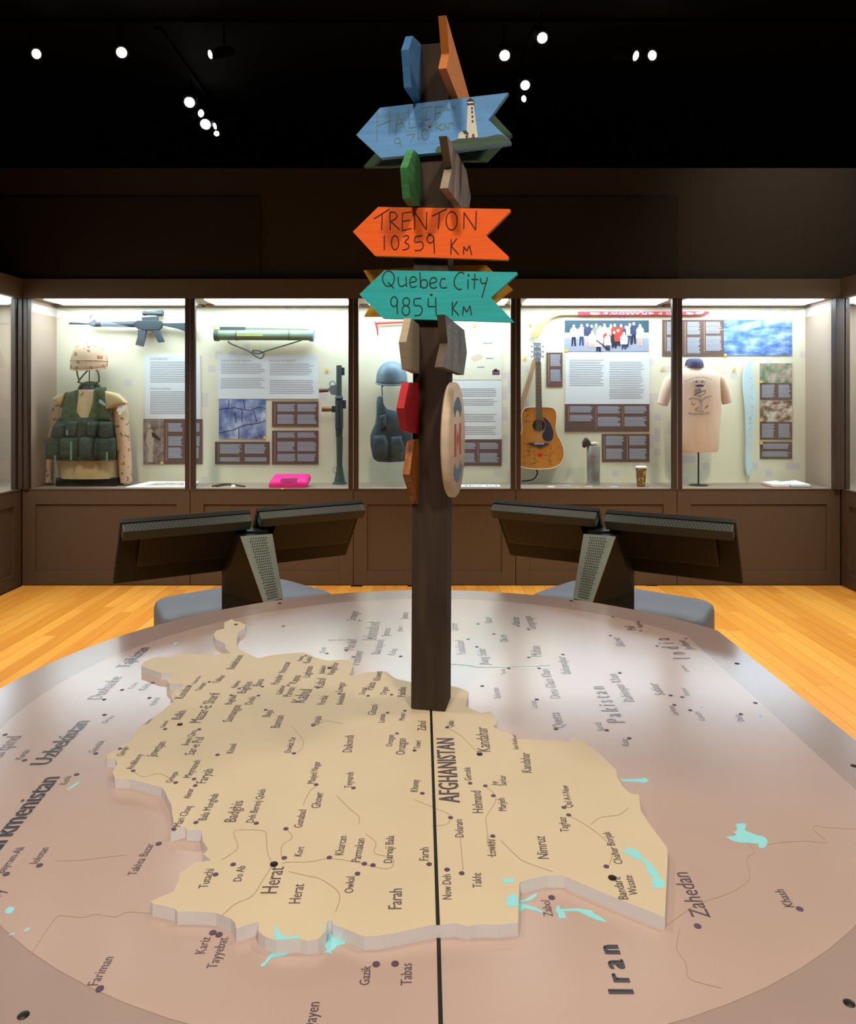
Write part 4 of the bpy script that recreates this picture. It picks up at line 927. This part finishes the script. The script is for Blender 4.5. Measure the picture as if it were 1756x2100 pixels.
cd = tag(MB().tube([on_deck(K4, x, y)+Vector((0, 0, .006)) for x, y in smoothline([(195, 1610), (240, 1600), (300, 1593), (360, 1600), (430, 1612), (380, 1606), (300, 1600), (220, 1612)])], .006, 6).build('leather_cord', mat('cord_brown', '4a3c28', .7), smooth=True), 'dark braided cord lying on the case floor under the launcher', 'cord')
tag(MB().puff([on_deck(K4, x, y)+Vector((0, 0, .001)) for x, y in ((328, 1612), (345, 1608), (364, 1612), (348, 1620))], .016, (0, 0, 1)).build('white_pebble', WHITE, smooth=True), 'small white token in front of the braided cord', 'token')
# --- bay 3
d = 5.76; BG = mat('helmet_bluegrey', '5f7886', .45, .5)
h2 = thing('steel_helmet', C(K4, 1490, 890, d), 'smooth blue-grey steel helmet left of the signpost', 'helmet')
helmet(h2, C(K4, 1488, 820, d), .118, .13, .125, BG, .007, BG)
MB().tube(CP(K4, smoothline([(1420, 890), (1432, 870), (1460, 862), (1500, 868)]), d-.1), .005, 6).build('chin_strap', mat('strap_dark', '2e3436', .8), h2)
MB().tube(CP(K4, [(1416, 870), (1420, 960)], d-.08), .004, 6).build('hanging_strap', mat('strap_dark', '2e3436', .8), h2)
NV = mat('vest_bluegrey', '45545d', .85, .2, noise=.3, nscale=18, bump=.3)
vs_ = thing('load_vest', C(K4, 1480, 1428, d), 'blue-grey padded chest vest hanging under the steel helmet', 'vest')
MB().puff(CP(K4, smoothline([(1385, 965), (1422, 965), (1428, 1010), (1455, 1050), (1490, 1058), (1560, 1080), (1640, 1160), (1650, 1300), (1610, 1400), (1560, 1426), (1390, 1426), (1348, 1370), (1335, 1240), (1372, 1150), (1380, 1050)], True, 2), d), .10).build('vest_body', NV, vs_, smooth=True)
for L in ([(1360, 1240), (1440, 1235), (1470, 1300), (1460, 1420), (1395, 1420), (1350, 1340)], [(1480, 1250), (1560, 1240), (1590, 1320), (1560, 1420), (1480, 1420)], [(1400, 1100), (1445, 1085), (1452, 1180), (1410, 1200)]):
    MB().puff(CP(K4, L, d-.085), .045).build('pocket', NV, vs_, smooth=True)
solid('flap', K4, [(1480, 1290), (1580, 1250), (1640, 1270), (1580, 1330)], d-.12, .012, mat('flap_dark', '39444c', .8), vs_)
d = YB-.03; RDH = mat('handle_red', 'd9452c', .5)
ax = thing('ice_axe', C(K4, 1450, 430, d), 'red handled pick hanging at the case top left of the signpost', 'tool')
MB().tube(CP(K4, [(1370, 432), (1540, 424), (1800, 415)], d), .010, 8).build('handle', RDH, ax, smooth=True)
MB().tube(CP(K4, smoothline([(1365, 420), (1378, 445), (1384, 480), (1388, 520)]), d), [.004+.006*min(1, i/4)*(1-i/14) for i in range(13)], 8).build('pick_head', mat('pick_red', 'a83a34', .5), ax, smooth=True)
t = wall_board('printed_map', 905, 693, 1029, 779, mat('map_panel_cream', 'dfdcc4', .6), 'pale printed map panel right of the signpost', 'panel')
shape(t, 'printed_country', [(965, 735), (972, 728), (985, 726), (992, 732), (985, 738), (972, 742)], mat('map_panel_pink', 'd2bda8', .6))
shape(t, 'printed_inset', rect(1010, 759, 1025, 769), mat('print_plum', '6a4a50', .6)); shape(t, 'printed_inset_top', ell(1017, 759, 4, 3, 8)[:-1], mat('print_plum', '6a4a50', .6))
for a in (rect(991, 703, 1010, 705), rect(997, 734, 1012, 736), rect(979, 752, 994, 754)): shape(t, 'printed_bar', a, mat('print_grey', '8a8890', .6))
white_text(905, 780, 1029, 901, 'pale text panel under the printed map, right of the signpost', [(944, 797, 1020, 815), (944, 819, 1020, 832), (944, 849, 1020, 868), (944, 875, 1020, 894)])
dark_text(905, 902, 1029, 955, 'brown caption panel below the map bay text, right of the signpost', [(945, 908, 977, 922), (984, 908, 1024, 922), (945, 929, 977, 948), (984, 929, 1024, 948)], [(980, 906, 950)])
pp = [on_deck(K5, x, y) for x, y in ((212, 1522), (478, 1512), (487, 1540), (205, 1542))]
pl = thing('licence_plate', sum(pp, Vector())/4, 'white lettered plate lying on the case floor behind the signpost', 'plate')
zz = ZS+.0045; MB().prism([Vector((p.x, p.y, zz)) for p in (Vector((.245, 5.6, 0)), Vector((.545, 5.6, 0)), Vector((.545, 5.75, 0)), Vector((.245, 5.75, 0)))], (0, 0, .004)).build('plate_sheet', WHITE, pl)
text_on(MB(), '4PV 04', Vector((.26, 5.63, zz+.004)), Vector((.53, 5.63, zz+.004)), BK, 1.2, .0006, Vector((0, 0, 1))).build('plate_lettering', mat('plate_ink', '3a4a5a', .6), pl)
# --- bay 4: hockey sticks, guitar, panels
ASH = mat('stick_ash', 'c6a877', .5, .3, noise=.12, nscale=10, stretch=(1, 1, 8)); d = YB-.035
hs = thing('hockey_stick', C(K5, 1400, 358, d), 'hockey stick with pale wooden blade and red shaft along the case top', 'hockey stick')
solid('blade', K5, [(706, 490), (725, 515), (750, 510), (775, 470), (805, 425), (850, 378), (905, 360), (960, 357), (1040, 358), (1040, 338), (960, 340), (870, 337), (830, 350), (790, 388), (745, 430)], d-.006, .012, ASH, hs)
solid('shaft', FULL, [(1186, 639), (1454, 638.5), (1455.5, 641), (1452, 644.5), (1447, 646), (1186, 646.5)], d-.012, .024, mat('shaft_red', 'cf1f38', .45), hs, bevel=.002)
def upside(par, body, x0, x1, yb, yt, m):
    vs, fs = text_verts(body); xa = min(v.x for v in vs); xb = max(v.x for v in vs); hb = max(v.y for v in vs)
    MB().add([D(x1-(v.x-xa)/(xb-xa)*(x1-x0), yt+(v.y/hb)*(yb-yt), d-.0128) for v in vs], fs).build('shaft_lettering', m, par)
upside(hs, 'FLARROW', 1252, 1327, 645, 640, WHITE); upside(hs, 'TX', 1366, 1378, 645, 640.5, WHITE)
for a in ([(1210, 641), (1231, 641), (1229, 645), (1212, 645)], [(1236, 642.5), (1247, 640), (1245, 645)], [(1331, 640), (1343, 642.5), (1331, 645)], [(1349, 643), (1358, 640.5), (1358, 645)]): solid('shaft_mark', FULL, a, d-.0126, .0005, mat('shaft_mark', 'f0d8c0', .5), hs)
for a in ([(1408, 640), (1424, 642), (1420, 645), (1408, 645)], [(1428, 640), (1445, 639.5), (1440, 644), (1426, 644)]): solid('shaft_mark', FULL, a, d-.0126, .0005, mat('shaft_mark_pink', 'f4b0bc', .5), hs)
st2 = tag(solid('wooden_stick', K5, [(730, 650), (742, 665), (738, 720), (700, 850), (660, 985), (610, 1120), (580, 1120), (620, 980), (680, 800), (715, 680)], YB-.03, .02, mat('stick_worn', 'b08d68', .6, noise=.2, nscale=20), None, bevel=.003), 'worn brown wooden stick leaning behind the guitar neck', 'stick')
d = YB-.13
gt = thing('acoustic_guitar', C(K5, 762, 1425, d), 'signed natural wood acoustic guitar with a dark pickguard', 'guitar')
half = [(996, 0), (997, 60), (1003, 95), (1025, 115), (1060, 122), (1100, 119), (1140, 116), (1180, 124), (1220, 144), (1260, 163), (1300, 173), (1340, 172), (1375, 158), (1400, 136), (1416, 100), (1424, 50), (1426, 0)]
half = smoothline(half, False, 2); og = [(762+h, y) for y, h in half]+[(762-h, y) for y, h in reversed(half)][1:-1]
gb = solid('body', K5, og, d, .09, mat('guitar_top', 'd08a3c', .35, .5, noise=.12, nscale=4, stretch=(12, 1, 1), coat=.3), gt); gb.data.materials.append(mat('guitar_side', '6a3c20', .4))
for p in gb.data.polygons:
    if abs(p.normal.y) < .5: p.material_index = 1
MB().tube(CP(K5, og+[og[0]], d-.001), .003, 6).build('binding', mat('binding_cream', 'e8d9b8', .5), gt)
solid('sound_hole', K5, ell(762, 1123, 42, 42, 24)[:-1], d-.0012, .001, mat('hole_dark', '1c1a1a', .8), gt)
MB().tube(CP(K5, ell(762, 1123, 47, 47, 24), d-.001), .0022, 6).build('rosette', mat('rosette', '7a5a3a', .5), gt)
GB = mat('pickguard_dark', '3a3c50', .35); solid('pickguard', K5, smoothline([(792, 1066), (830, 1095), (855, 1145), (862, 1190), (850, 1225), (815, 1232), (790, 1215), (785, 1185), (800, 1160), (806, 1120)], True, 3), d-.002, .0015, GB, gt)
solid('bridge', K5, [(695, 1244), (830, 1244), (826, 1258), (795, 1266), (770, 1282), (745, 1266), (706, 1262)], d-.012, .012, mat('bridge_blue', '37405c', .4), gt); solid('saddle', K5, rect(732, 1248, 798, 1253), d-.015, .003, WHITE, gt)
nk = solid('neck', K5, [(738, 680), (776, 680), (785, 1078), (741, 1078)], d-.014, .014, mat('fretboard', '5c4a44', .5), gt)
for i in range(17):
    y = 684+(1-.944**i)*620
    if y < 1072: f = (y-680)/398; solid('fret', K5, rect(738+3*f, y, 776+9*f, y+1.6), d-.0155, .0015, mat('fret_steel', 'b8b0a8', .3, metal=.6), nk)
solid('headstock', K5, [(722, 550), (777, 550), (774, 570), (779, 640), (770, 680), (738, 680), (724, 640), (728, 570)], d-.012, .014, mat('headstock_grey', '8f959c', .4), gt)
for y in (576, 612, 646):
    for s in (-1, 1):
        x = 751+s*27; MB().axial(C(K5, x, y, d-.004), C(K5, x+s*16, y, d-.004), [(0, .003), (.5, .003), (.6, .008), (1, .008)], 8).build('tuning_peg', mat('peg_steel', '8a8f94', .3, metal=.7), gt)
        MB().tube([C(K5, x-s*12, y+3, d-.010), C(K5, x-s*12, y+3, d-.024)], .005, 8).build('string_post', WHITE, gt)
for i in range(6): MB().tube([C(K5, 742+i*6, 680, d-.016), C(K5, 742+i*8.2, 1248, d-.017)], .0006, 4).build('string', mat('string_bronze', 'd8c8a0', .3, metal=.6), gt)
solid('leaf_emblem', K5, [(770+22*x, 1330-20*y) for x, y in LEAF], d-.001, .0008, mat('emblem_red', 'e0281e', .5), gt)
INKG = mat('signature_ink', '4a3424', .6)
for i in range(34):
    while True:
        x, y = random.uniform(625, 915), random.uniform(1015, 1405)
        hw = next(h for (ya, h), (yb, _) in zip(half, half[1:]) if ya <= y <= yb) if 996 <= y <= 1425 else 0
        if abs(x-762) < hw-18 and not (abs(x-762) < 60 and y < 1290) and not (780 < x < 870 and 1060 < y < 1240) and not (abs(x-770) < 30 and abs(y-1330) < 28): break
    pts = [(x+j*3.2+random.uniform(-2, 2)-10, y-j*1.2+random.uniform(-6, 6)) for j in range(7)]
    ribbon(MB(), CP(K5, smoothline(pts, False, 2), d), .0022, Vector((0, -1, 0)), .0008).build('signature', INKG, gt)
MB().tube(CP(K5, smoothline([(745, 1425), (750, 1455), (735, 1485), (700, 1503), (640, 1508)]), d+.03), .006, 6).build('strap', BLACK, gt, smooth=True)
dark_text(1121, 723, 1154, 793, 'small brown caption panel beside the guitar headstock', [(1129, 727, 1151, 752), (1129, 758, 1151, 782)], [(1125, 726, 786)])
tp = wall_board('team_photograph', 1159, 657, 1331, 721, mat('team_night_teal', '33505c', .45), 'group photograph of a ball hockey team in white shirts', 'photo')
shape(tp, 'photo_boards', rect(1159, 682, 1331, 696), mat('team_boards', 'b8c8d8', .5), .0005); shape(tp, 'photo_ground', rect(1159, 694, 1331, 721), mat('team_ground', '9a9cae', .5), .0006)
SK = mat('photo_skin', 'd8a890', .5); SHR = [mat('photo_white', 'f2f4f8', .5), mat('photo_navy2', '333a58', .5), mat('photo_red', 'd8362c', .5), mat('photo_camo', '7c8470', .5), mat('photo_black', '22232c', .5)]
for i, (x, y, sh, lg) in enumerate(((1177, 669, 0, 4), (1193, 668, 0, 1), (1205, 667, 1, 0), (1214, 669, 1, 0), (1223, 667, 3, 0), (1231, 671, 0, 0), (1240, 667, 0, 2), (1253, 668, 0, 1), (1261, 667, 2, 4), (1274, 668, 2, 4), (1284, 671, 1, 4), (1292, 666, 0, 1), (1300, 664, 1, 4), (1313, 668, 0, 0),
        (1215, 681, 0, 0), (1232, 680, 0, 0), (1245, 680, 2, 0), (1247, 686, 0, 1), (1260, 682, 4, 4), (1268, 678, 2, 4), (1280, 684, 0, 1), (1228, 689, 0, 4))):
    l = .0010+.00012*i; shape(tp, 'photo_person_legs', [(x-4, y+20), (x+4, y+20), (x+5, y+41 if i < 14 else y+32), (x+1, y+41 if i < 14 else y+32), (x, y+26), (x-2, y+41 if i < 14 else y+32), (x-5, y+41 if i < 14 else y+32)], SHR[lg] if lg else SK, l)
    shape(tp, 'photo_person_shirt', [(x-4, y+3), (x+4, y+3), (x+8, y+8), (x+7, y+22), (x-7, y+22), (x-8, y+8)], SHR[sh], l+.00004); shape(tp, 'photo_person_head', ell(x, y, 3, 3.6, 8)[:-1], SK, l+.00008)
shape(tp, 'photo_hockey_stick', [(1222, 698), (1224, 697), (1251, 717), (1249, 719)], SHR[4], .005)
white_text(1160, 722, 1332, 828.5, 'pale text panel under the team photograph', [(1168, 738, 1240, 794), (1250, 742, 1322, 818)])
dark_text(1159, 829, 1332, 885, 'long brown caption panel in the guitar bay', [(1169, 833, 1218, 846), (1169, 851, 1218, 864), (1226, 833, 1274, 849), (1226, 855, 1274, 876), (1281, 833, 1328, 849), (1281, 855, 1328, 876)], [(1166, 833, 866), (1222, 833, 879), (1277, 833, 874)])
dark_text(1235, 890, 1332, 947, 'brown caption panel between the metal cylinder and the cup', [(1243, 894, 1280, 913), (1291, 894, 1328, 913), (1243, 920, 1280, 943), (1291, 920, 1328, 943)], [(1239, 894, 944), (1286, 894, 944)])
d = 5.70
cy = thing('shell_casing', Vector((C(K5, 1139, 0, d).x, d, ZS+.003)), 'grey metal cylinder with torn scorched strips at its top', 'cylinder')
zb_ = ZS+.003; sc_ = d/F/3.377
MB().lathe(C(K5, 1139, 0, d), [(47*sc_, zb_), (47*sc_, zb_+.02), (44*sc_, zb_+.03), (45*sc_, C(K5, 0, 1420, d).z), (46*sc_, C(K5, 0, 1268, d).z), (40*sc_, C(K5, 0, 1262, d).z)], 24).build('cylinder_wall', mat('casing_grey', '7f877c', .4, .5, noise=.3, nscale=14, col2='6a5a52'), cy, smooth=True)
MB().lathe(C(K5, 1139, 0, d), [(48*sc_, zb_), (49*sc_, zb_+.006), (48*sc_, zb_+.012)], 24).build('glass_foot', mat('foot_pale', 'a9b0a6', .2), cy, smooth=True)
SCO = mat('scorched_brown', '4a3428', .8, noise=.4, nscale=40)
MB().puff(CP(K5, [(1062, 1272), (1060, 1240), (1075, 1210), (1090, 1205), (1110, 1225), (1125, 1260), (1180, 1265), (1175, 1280), (1110, 1282), (1090, 1245), (1075, 1278)], d), .03).build('torn_strip', SCO, cy, smooth=True)
MB().puff(CP(K5, [(1115, 1250), (1140, 1235), (1165, 1240), (1175, 1265), (1125, 1268)], d+.02), .04).build('torn_lining', mat('lining_beige', 'c8b49c', .7), cy, smooth=True)
d = 5.66
cu = thing('paper_cup', Vector((C(K5, 1469, 0, d).x, d, ZS+.003)), 'brown and yellow paper coffee cup with white lid', 'cup'); sc_ = d/F/3.377; zt_ = C(K5, 0, 1418, d).z
MB().lathe(C(K5, 1469, 0, d), [(27*sc_, zb_), (37*sc_, zt_)], 24).build('cup_wall', mat('cup_print', '8a6a3c', .5, noise=.4, nscale=30, col2='5e4430'), cu, smooth=True)
MB().lathe(C(K5, 1469, 0, d), [(38*sc_, zt_), (40*sc_, zt_+.004), (39*sc_, zt_+.012), (33*sc_, zt_+.015)], 24).build('lid', WHITE, cu, smooth=True)
for x, y, a, b in ((1488, 1448, 13, 12), (1462, 1495, 18, 13), (1480, 1520, 10, 5)):
    dx = x-1469; mb = MB(); pts = []
    for (ex_, ey_) in ell(x, y, a, b, 12)[:-1]:
        z = C(K5, 0, ey_, d).z; r = (27+10*(z-zb_)/(zt_-zb_))*sc_+.001; xx = max(-.98, min(.98, (ex_-1469)*sc_/r)); pts.append((C(K5, 1469, 0, d).x+r*xx, d-r*math.sqrt(1-xx*xx), z))
    mb.flat(pts).build('cup_motif', mat('cup_yellow', 'e8c020', .5), cu)
for i, (x, y, w_, m, lb_) in enumerate(((847, 1549, 26, PANELW, 'small pale card lying left of the tokens in the guitar bay'), (955, 1540, 32, mat('card_bluegrey', 'aab4c8', .5), 'bluish card with a tail lying in the guitar bay'), (1107, 1547, 28, mat('card_salmon', 'e8b09c', .5), 'salmon card lying before the metal cylinder'), (1283, 1548, 28, mat('card_blue', 'a8c4dc', .5), 'light blue card lying right of the metal cylinder'))):
    c = on_deck(K5, x, y); h = w_*c.y/F/3.377
    tag(MB().prism([(c.x-h, c.y-.02, ZS+.0035), (c.x+h*.7, c.y-.025, ZS+.0035), (c.x+h, c.y, ZS+.0035), (c.x+h*.6, c.y+.025, ZS+.0035), (c.x-h, c.y+.02, ZS+.0035)], (0, 0, .002)).build('card', m), lb_, 'card')
# --- bay 5
dark_text(1359, 656, 1484.5, 730, 'brown caption panel crossed by the last mullion', [(1368, 660, 1378, 687), (1368, 692, 1378, 720), (1410, 660, 1437, 687), (1410, 692, 1437, 725), (1448, 660, 1481, 685), (1448, 689, 1481, 720)], [(1364, 660, 720), (1405, 660, 726), (1444, 660, 722)])
wall_board('photograph', 1485, 656, 1625, 729, photo_mat('photo_blue_hills', ['33508c', '5577b4', '7f9ccb', 'b0c4e0'], 9, (1, 1, 2.2)), 'wide blue landscape photograph at the upper right of the case', 'photo')
wall_board('photograph', 1559.5, 745, 1625, 785.5, photo_mat('photo_green_camo', ['3e5a40', '7c8a6c', 'b09c8a', 'c4b8b0'], 16), 'small photograph of green foliage at the top of the right column', 'photo')
dark_text(1559.5, 786, 1625, 820, 'brown caption panel under the small green photograph', [(1563, 789, 1590, 816), (1597, 789, 1622, 816)])
wall_board('photograph', 1559.5, 822, 1625, 865, photo_mat('photo_brown_rocks', ['4a342c', '8a6c58', 'c8b8a4', 'e0dcd8'], 14, (1, 1, 1.6)), 'small brown and white photograph in the middle of the right column', 'photo')
dark_text(1559.5, 866, 1625, 901.5, 'brown caption panel under the small brown photograph', [(1563, 869, 1590, 898), (1597, 869, 1622, 898)])
dark_text(1559.5, 906, 1625, 941, 'lowest brown caption panel of the right column', [(1565, 910, 1621, 921), (1563, 926, 1622, 937)])
d = 5.74; TS = mat('tshirt_sand', 'e2c3ac', .85, .2, noise=.06, nscale=8, stretch=(2, 2, .6), bump=.6)
ts = thing('tshirt_display', Vector((C(K6, 424, 0, d).x, d, ZS+.003)), 'sand coloured printed T-shirt on a dress form', 'T-shirt')
MB().loft([row(K6, *v, d) for v in ((1592, 235, 580, .085), (1575, 222, 590, .09), (1400, 215, 600, .095), (1200, 205, 614, .105), (1030, 200, 608, .105), (950, 190, 618, .09), (915, 225, 575, .07), (888, 300, 480, .05), (872, 315, 468, .045))], 28).build('shirt_body', TS, ts, smooth=True)
q = d/F/4.122
MB().tube(CP(K6, [(560, 950), (610, 1000), (645, 1090), (668, 1185)], d), [.045, 52*q, 46*q, 40*q], 14).build('sleeve', TS, ts, smooth=True)
MB().tube(CP(K6, [(245, 950), (185, 1000), (150, 1090), (118, 1195)], d), [.045, 56*q, 50*q, 46*q], 14).build('sleeve', TS, ts, smooth=True)
MB().tube([Vector((C(K6, 390, 0, d).x+math.cos(2*PI*k/20)*80*q, d+math.sin(2*PI*k/20)*.048, C(K6, 0, 878+6*math.sin(2*PI*k/20), d).z)) for k in range(21)], .006, 6).build('neckband', TS, ts, smooth=True)
MB().lathe(C(K6, 388, 0, d), [(78*q, C(K6, 0, 878, d).z), (74*q, C(K6, 0, 845, d).z), (62*q, C(K6, 0, 815, d).z), (40*q, C(K6, 0, 806, d).z), (.001, C(K6, 0, 805, d).z)], 20).build('neck_cap', mat('cap_violet', '3c3458', .6), ts, smooth=True)
MB().tube([C(K6, 424, 1588, d), Vector((C(K6, 424, 0, d).x, d, ZS+.004))], .006, 8).build('stand_pole', BLACK, ts)
MB().lathe((C(K6, 424, 0, d).x, d), [(.07, ZS+.003), (.07, ZS+.008), (.01, ZS+.012)], 16).build('stand_foot', BLACK, ts)
INKS = mat('shirt_ink', '3e4258', .7); INKL = mat('shirt_ink_grey', '8f8c98', .7); KT = (1340, 720, 7.982)
def on_shirt(x, y, l=.0):     # a point on the front of the shirt
    p = C(KT, x, y, d-.1); c = C(K6, 408, 0, d).x; rx = 202*q; yy = min(1, abs(p.x-c)/rx*1.02)
    return Vector((p.x, d-.106*math.sqrt(max(0, 1-yy*yy))-.003-l, p.z))
def shirt_poly(nm, L, m): MB().flat([on_shirt(x, y) for x, y in L]).build(nm, m, ts)
def shirt_line(nm, L, wd, m): ribbon(MB(), [on_shirt(x, y) for x, y in smoothline(L)], wd, Vector((0, -1, 0)), .0006).build(nm, m, ts)
def shirt_text(body, fx, h, m):
    vs, fs = text_verts(body); xa = min(v.x for v in vs); xb = max(v.x for v in vs); mb = MB(); W = []
    for v in vs:
        f = (v.x-xa)/(xb-xa); x, y, nx, ny = fx(f); W.append(on_shirt(x+nx*v.y*h, y+ny*v.y*h))
    mb.add(W, fs).build('shirt_lettering', m, ts)
shirt_text('Kandahar Sailors Association', lambda f: (530+430*f, 510-(1-(2*f-1.12)**2/1.25)*75+0, (f-.55)*.5, -.9), 34, INKS)
shirt_text('Member Since 2002', lambda f: (582+350*f, 1035+12*math.sin(PI*f)-10*f, 0, -1), 46, INKS)
shirt_poly('printed_crown_base', ell(757, 567, 70, 20, 18)[:-1], mat('shirt_ink_violet', '4a3f80', .7))
shirt_line('printed_crown', [(690, 560), (645, 490), (690, 520), (700, 480)], .003, INKL); shirt_line('printed_crown', [(700, 480), (735, 520), (750, 475), (775, 520), (800, 480)], .003, INKL); shirt_line('printed_crown', [(800, 480), (815, 520), (860, 480), (825, 555)], .003, INKL)
for x in (705, 800): shirt_poly('printed_crown_mark', [(x-18, 488), (x+12, 482), (x+14, 515), (x-14, 518)], INKS)
shirt_poly('printed_hat', [(675, 650), (690, 620), (770, 612), (785, 650), (720, 690), (668, 680)], INKL)
shirt_line('printed_line', [(665, 720), (720, 690), (800, 660), (855, 645)], .005, INKS); shirt_line('printed_line', [(855, 645), (840, 690), (790, 725), (670, 725)], .003, INKS)
shirt_line('printed_line', [(590, 795), (640, 770), (740, 790), (780, 830), (850, 760), (960, 735)], .006, INKL); shirt_line('printed_line', [(780, 720), (770, 780), (790, 860), (780, 960)], .004, INKL)
shirt_line('printed_line', [(640, 830), (640, 870), (665, 880), (685, 850)], .003, INKS); shirt_line('printed_line', [(675, 970), (700, 930), (750, 920), (700, 960), (760, 990), (830, 985)], .003, INKS); shirt_line('printed_line', [(835, 945), (870, 900), (895, 890), (870, 930)], .004, INKS)
gs = thing('painted_paddle', C(K6, 860, 1790, YB-.04), 'long pale blue signed paddle standing against the wall right of the T-shirt', 'paddle')
PADL = smoothline([(868, 808), (876, 830), (874, 900), (900, 1030), (914, 1150), (908, 1250), (885, 1400), (873, 1560), (874, 1650), (882, 1720), (856, 1790), (836, 1782), (826, 1700), (830, 1560), (832, 1400), (826, 1230), (810, 1060), (808, 960), (820, 890), (846, 840)], True, 2)
solid('blade', K6, PADL, YB-.045, .028, mat('paddle_blue', 'c6dde2', .45, .4, noise=.06, nscale=5), gs)
for i in range(26):
    y = random.uniform(960, 1500); x = 858+random.uniform(-22, 26)*(1 if y < 1300 else .5)
    ribbon(MB(), CP(K6, [(x+random.uniform(-8, 8), y+j*4) for j in range(4)], YB-.0452), .002, Vector((0, -1, 0)), .0006).build('signature', mat('paddle_ink', '6a7886', .6), gs)
for i, (x0, x1, y0, y1, mm, lb_) in enumerate(((1035, 1188, 5.60, 5.78, mat('book_red', 'b8403c', .5), 'white booklet with red spine on the case floor at right'), (1200, 1366, 5.60, 5.80, mat('book_dark', '3a4038', .5), 'white booklet with dark spine at the far right of the case floor'))):
    xa = C(K6, x0, 0, 5.62).x; xb = C(K6, x1, 0, 5.62).x; z = ZS+.003
    bkx = thing('booklet', ((xa+xb)/2, (y0+y1)/2, z), lb_, 'booklet')
    bx('cover', mm, bkx, xa, xb, y0, y1, z, z+.006); bx('page_block', WHITE, bkx, xa+.004, xb-.002, y0+.003, y1-.003, z+.006, z+.022)
    MB().add([(xa+.004, y1-.003, z+.022), (xb-.002, y1-.003, z+.022), (xb-.05, y1-.06, z+.04), (xa+.08, y1-.06, z+.037), (xa+.004, y0+.003, z+.0225), (xb-.002, y0+.003, z+.0225)], [(0, 1, 2, 3), (4, 5, 2, 3), (0, 3, 4), (1, 5, 2)]).build('open_page', WHITE, bkx)
pb = thing('open_magazine', Vector((-2.02, 5.68, ZS+.003)), 'white printed sheet lying on the case floor beside the uniform', 'sheet')
xa, xb = C(K3, 1065, 0, 5.6).x, C(K3, 1600, 0, 5.6).x
MB().prism([(xa, 5.57, ZS+.004), (xb, 5.57, ZS+.004), (xb, 5.80, ZS+.02), (xa+.10, 5.80, ZS+.02)], (0, 0, .008)).build('sheet', WHITE, pb)
MB().flat([(xa+.12, 5.62, ZS+.0162), (xb-.06, 5.62, ZS+.0162), (xb-.1, 5.74, ZS+.0248), (xa+.18, 5.74, ZS+.0248)]).build('sheet_picture', photo_mat('sheet_photo', ['7a6a5c', 'b8a890', 'e0d8c8'], 18), pb)
# number tags
for x, y, w_ in ((440, 672, 'left of the launcher tube'), (670, 759, 'left of the upright grenade launcher'), (543, 897.5, 'on the corner of the aerial photograph'), (332, 949.5, 'on the corner of the soldier photo'), (1088, 667, 'under the hockey stick blade'), (1077, 735, 'left of the guitar headstock'), (1162, 719, 'on the corner of the team photograph'), (1361, 756, 'left of the T-shirt shoulder'), (1507, 758, 'between the T-shirt and the paddle'), (1488, 728, 'on the corner of the blue landscape photograph'), (1562, 783, 'on the green foliage photograph'), (1562, 862, 'on the brown rock photograph'), (1562, 909, 'on the lowest caption of the right column'), (973, 668, 'above the printed map')):
    a = D(x-2.6, y-2.4, DP-.004); b = D(x+2.6, y+2.4, DP-.004)
    tag(MB().box(a.x, b.x, YB-.012, YB-.0062, b.z, a.z).build('number_tag', YEL), 'tiny yellow number tag '+w_, 'tag', 'yellow number tags in the display case')
for k, x, y, w_ in ((K4, 335, 1617, 'lying by the white token'), (K4, 700, 1627, 'lying before the pink packet'), (K5, 1035, 1547, 'lying before the salmon card'), (K5, 1056, 1523, 'lying behind the salmon card'), (K6, 1205, 1880, 'lying between the two booklets')):
    p = on_deck(k, x, y); tag(MB().box(p.x-.009, p.x+.009, p.y-.009, p.y+.009, ZS+.0032, ZS+.006).build('number_tag', YEL), 'tiny yellow number tag '+w_, 'tag', 'yellow number tags in the display case')
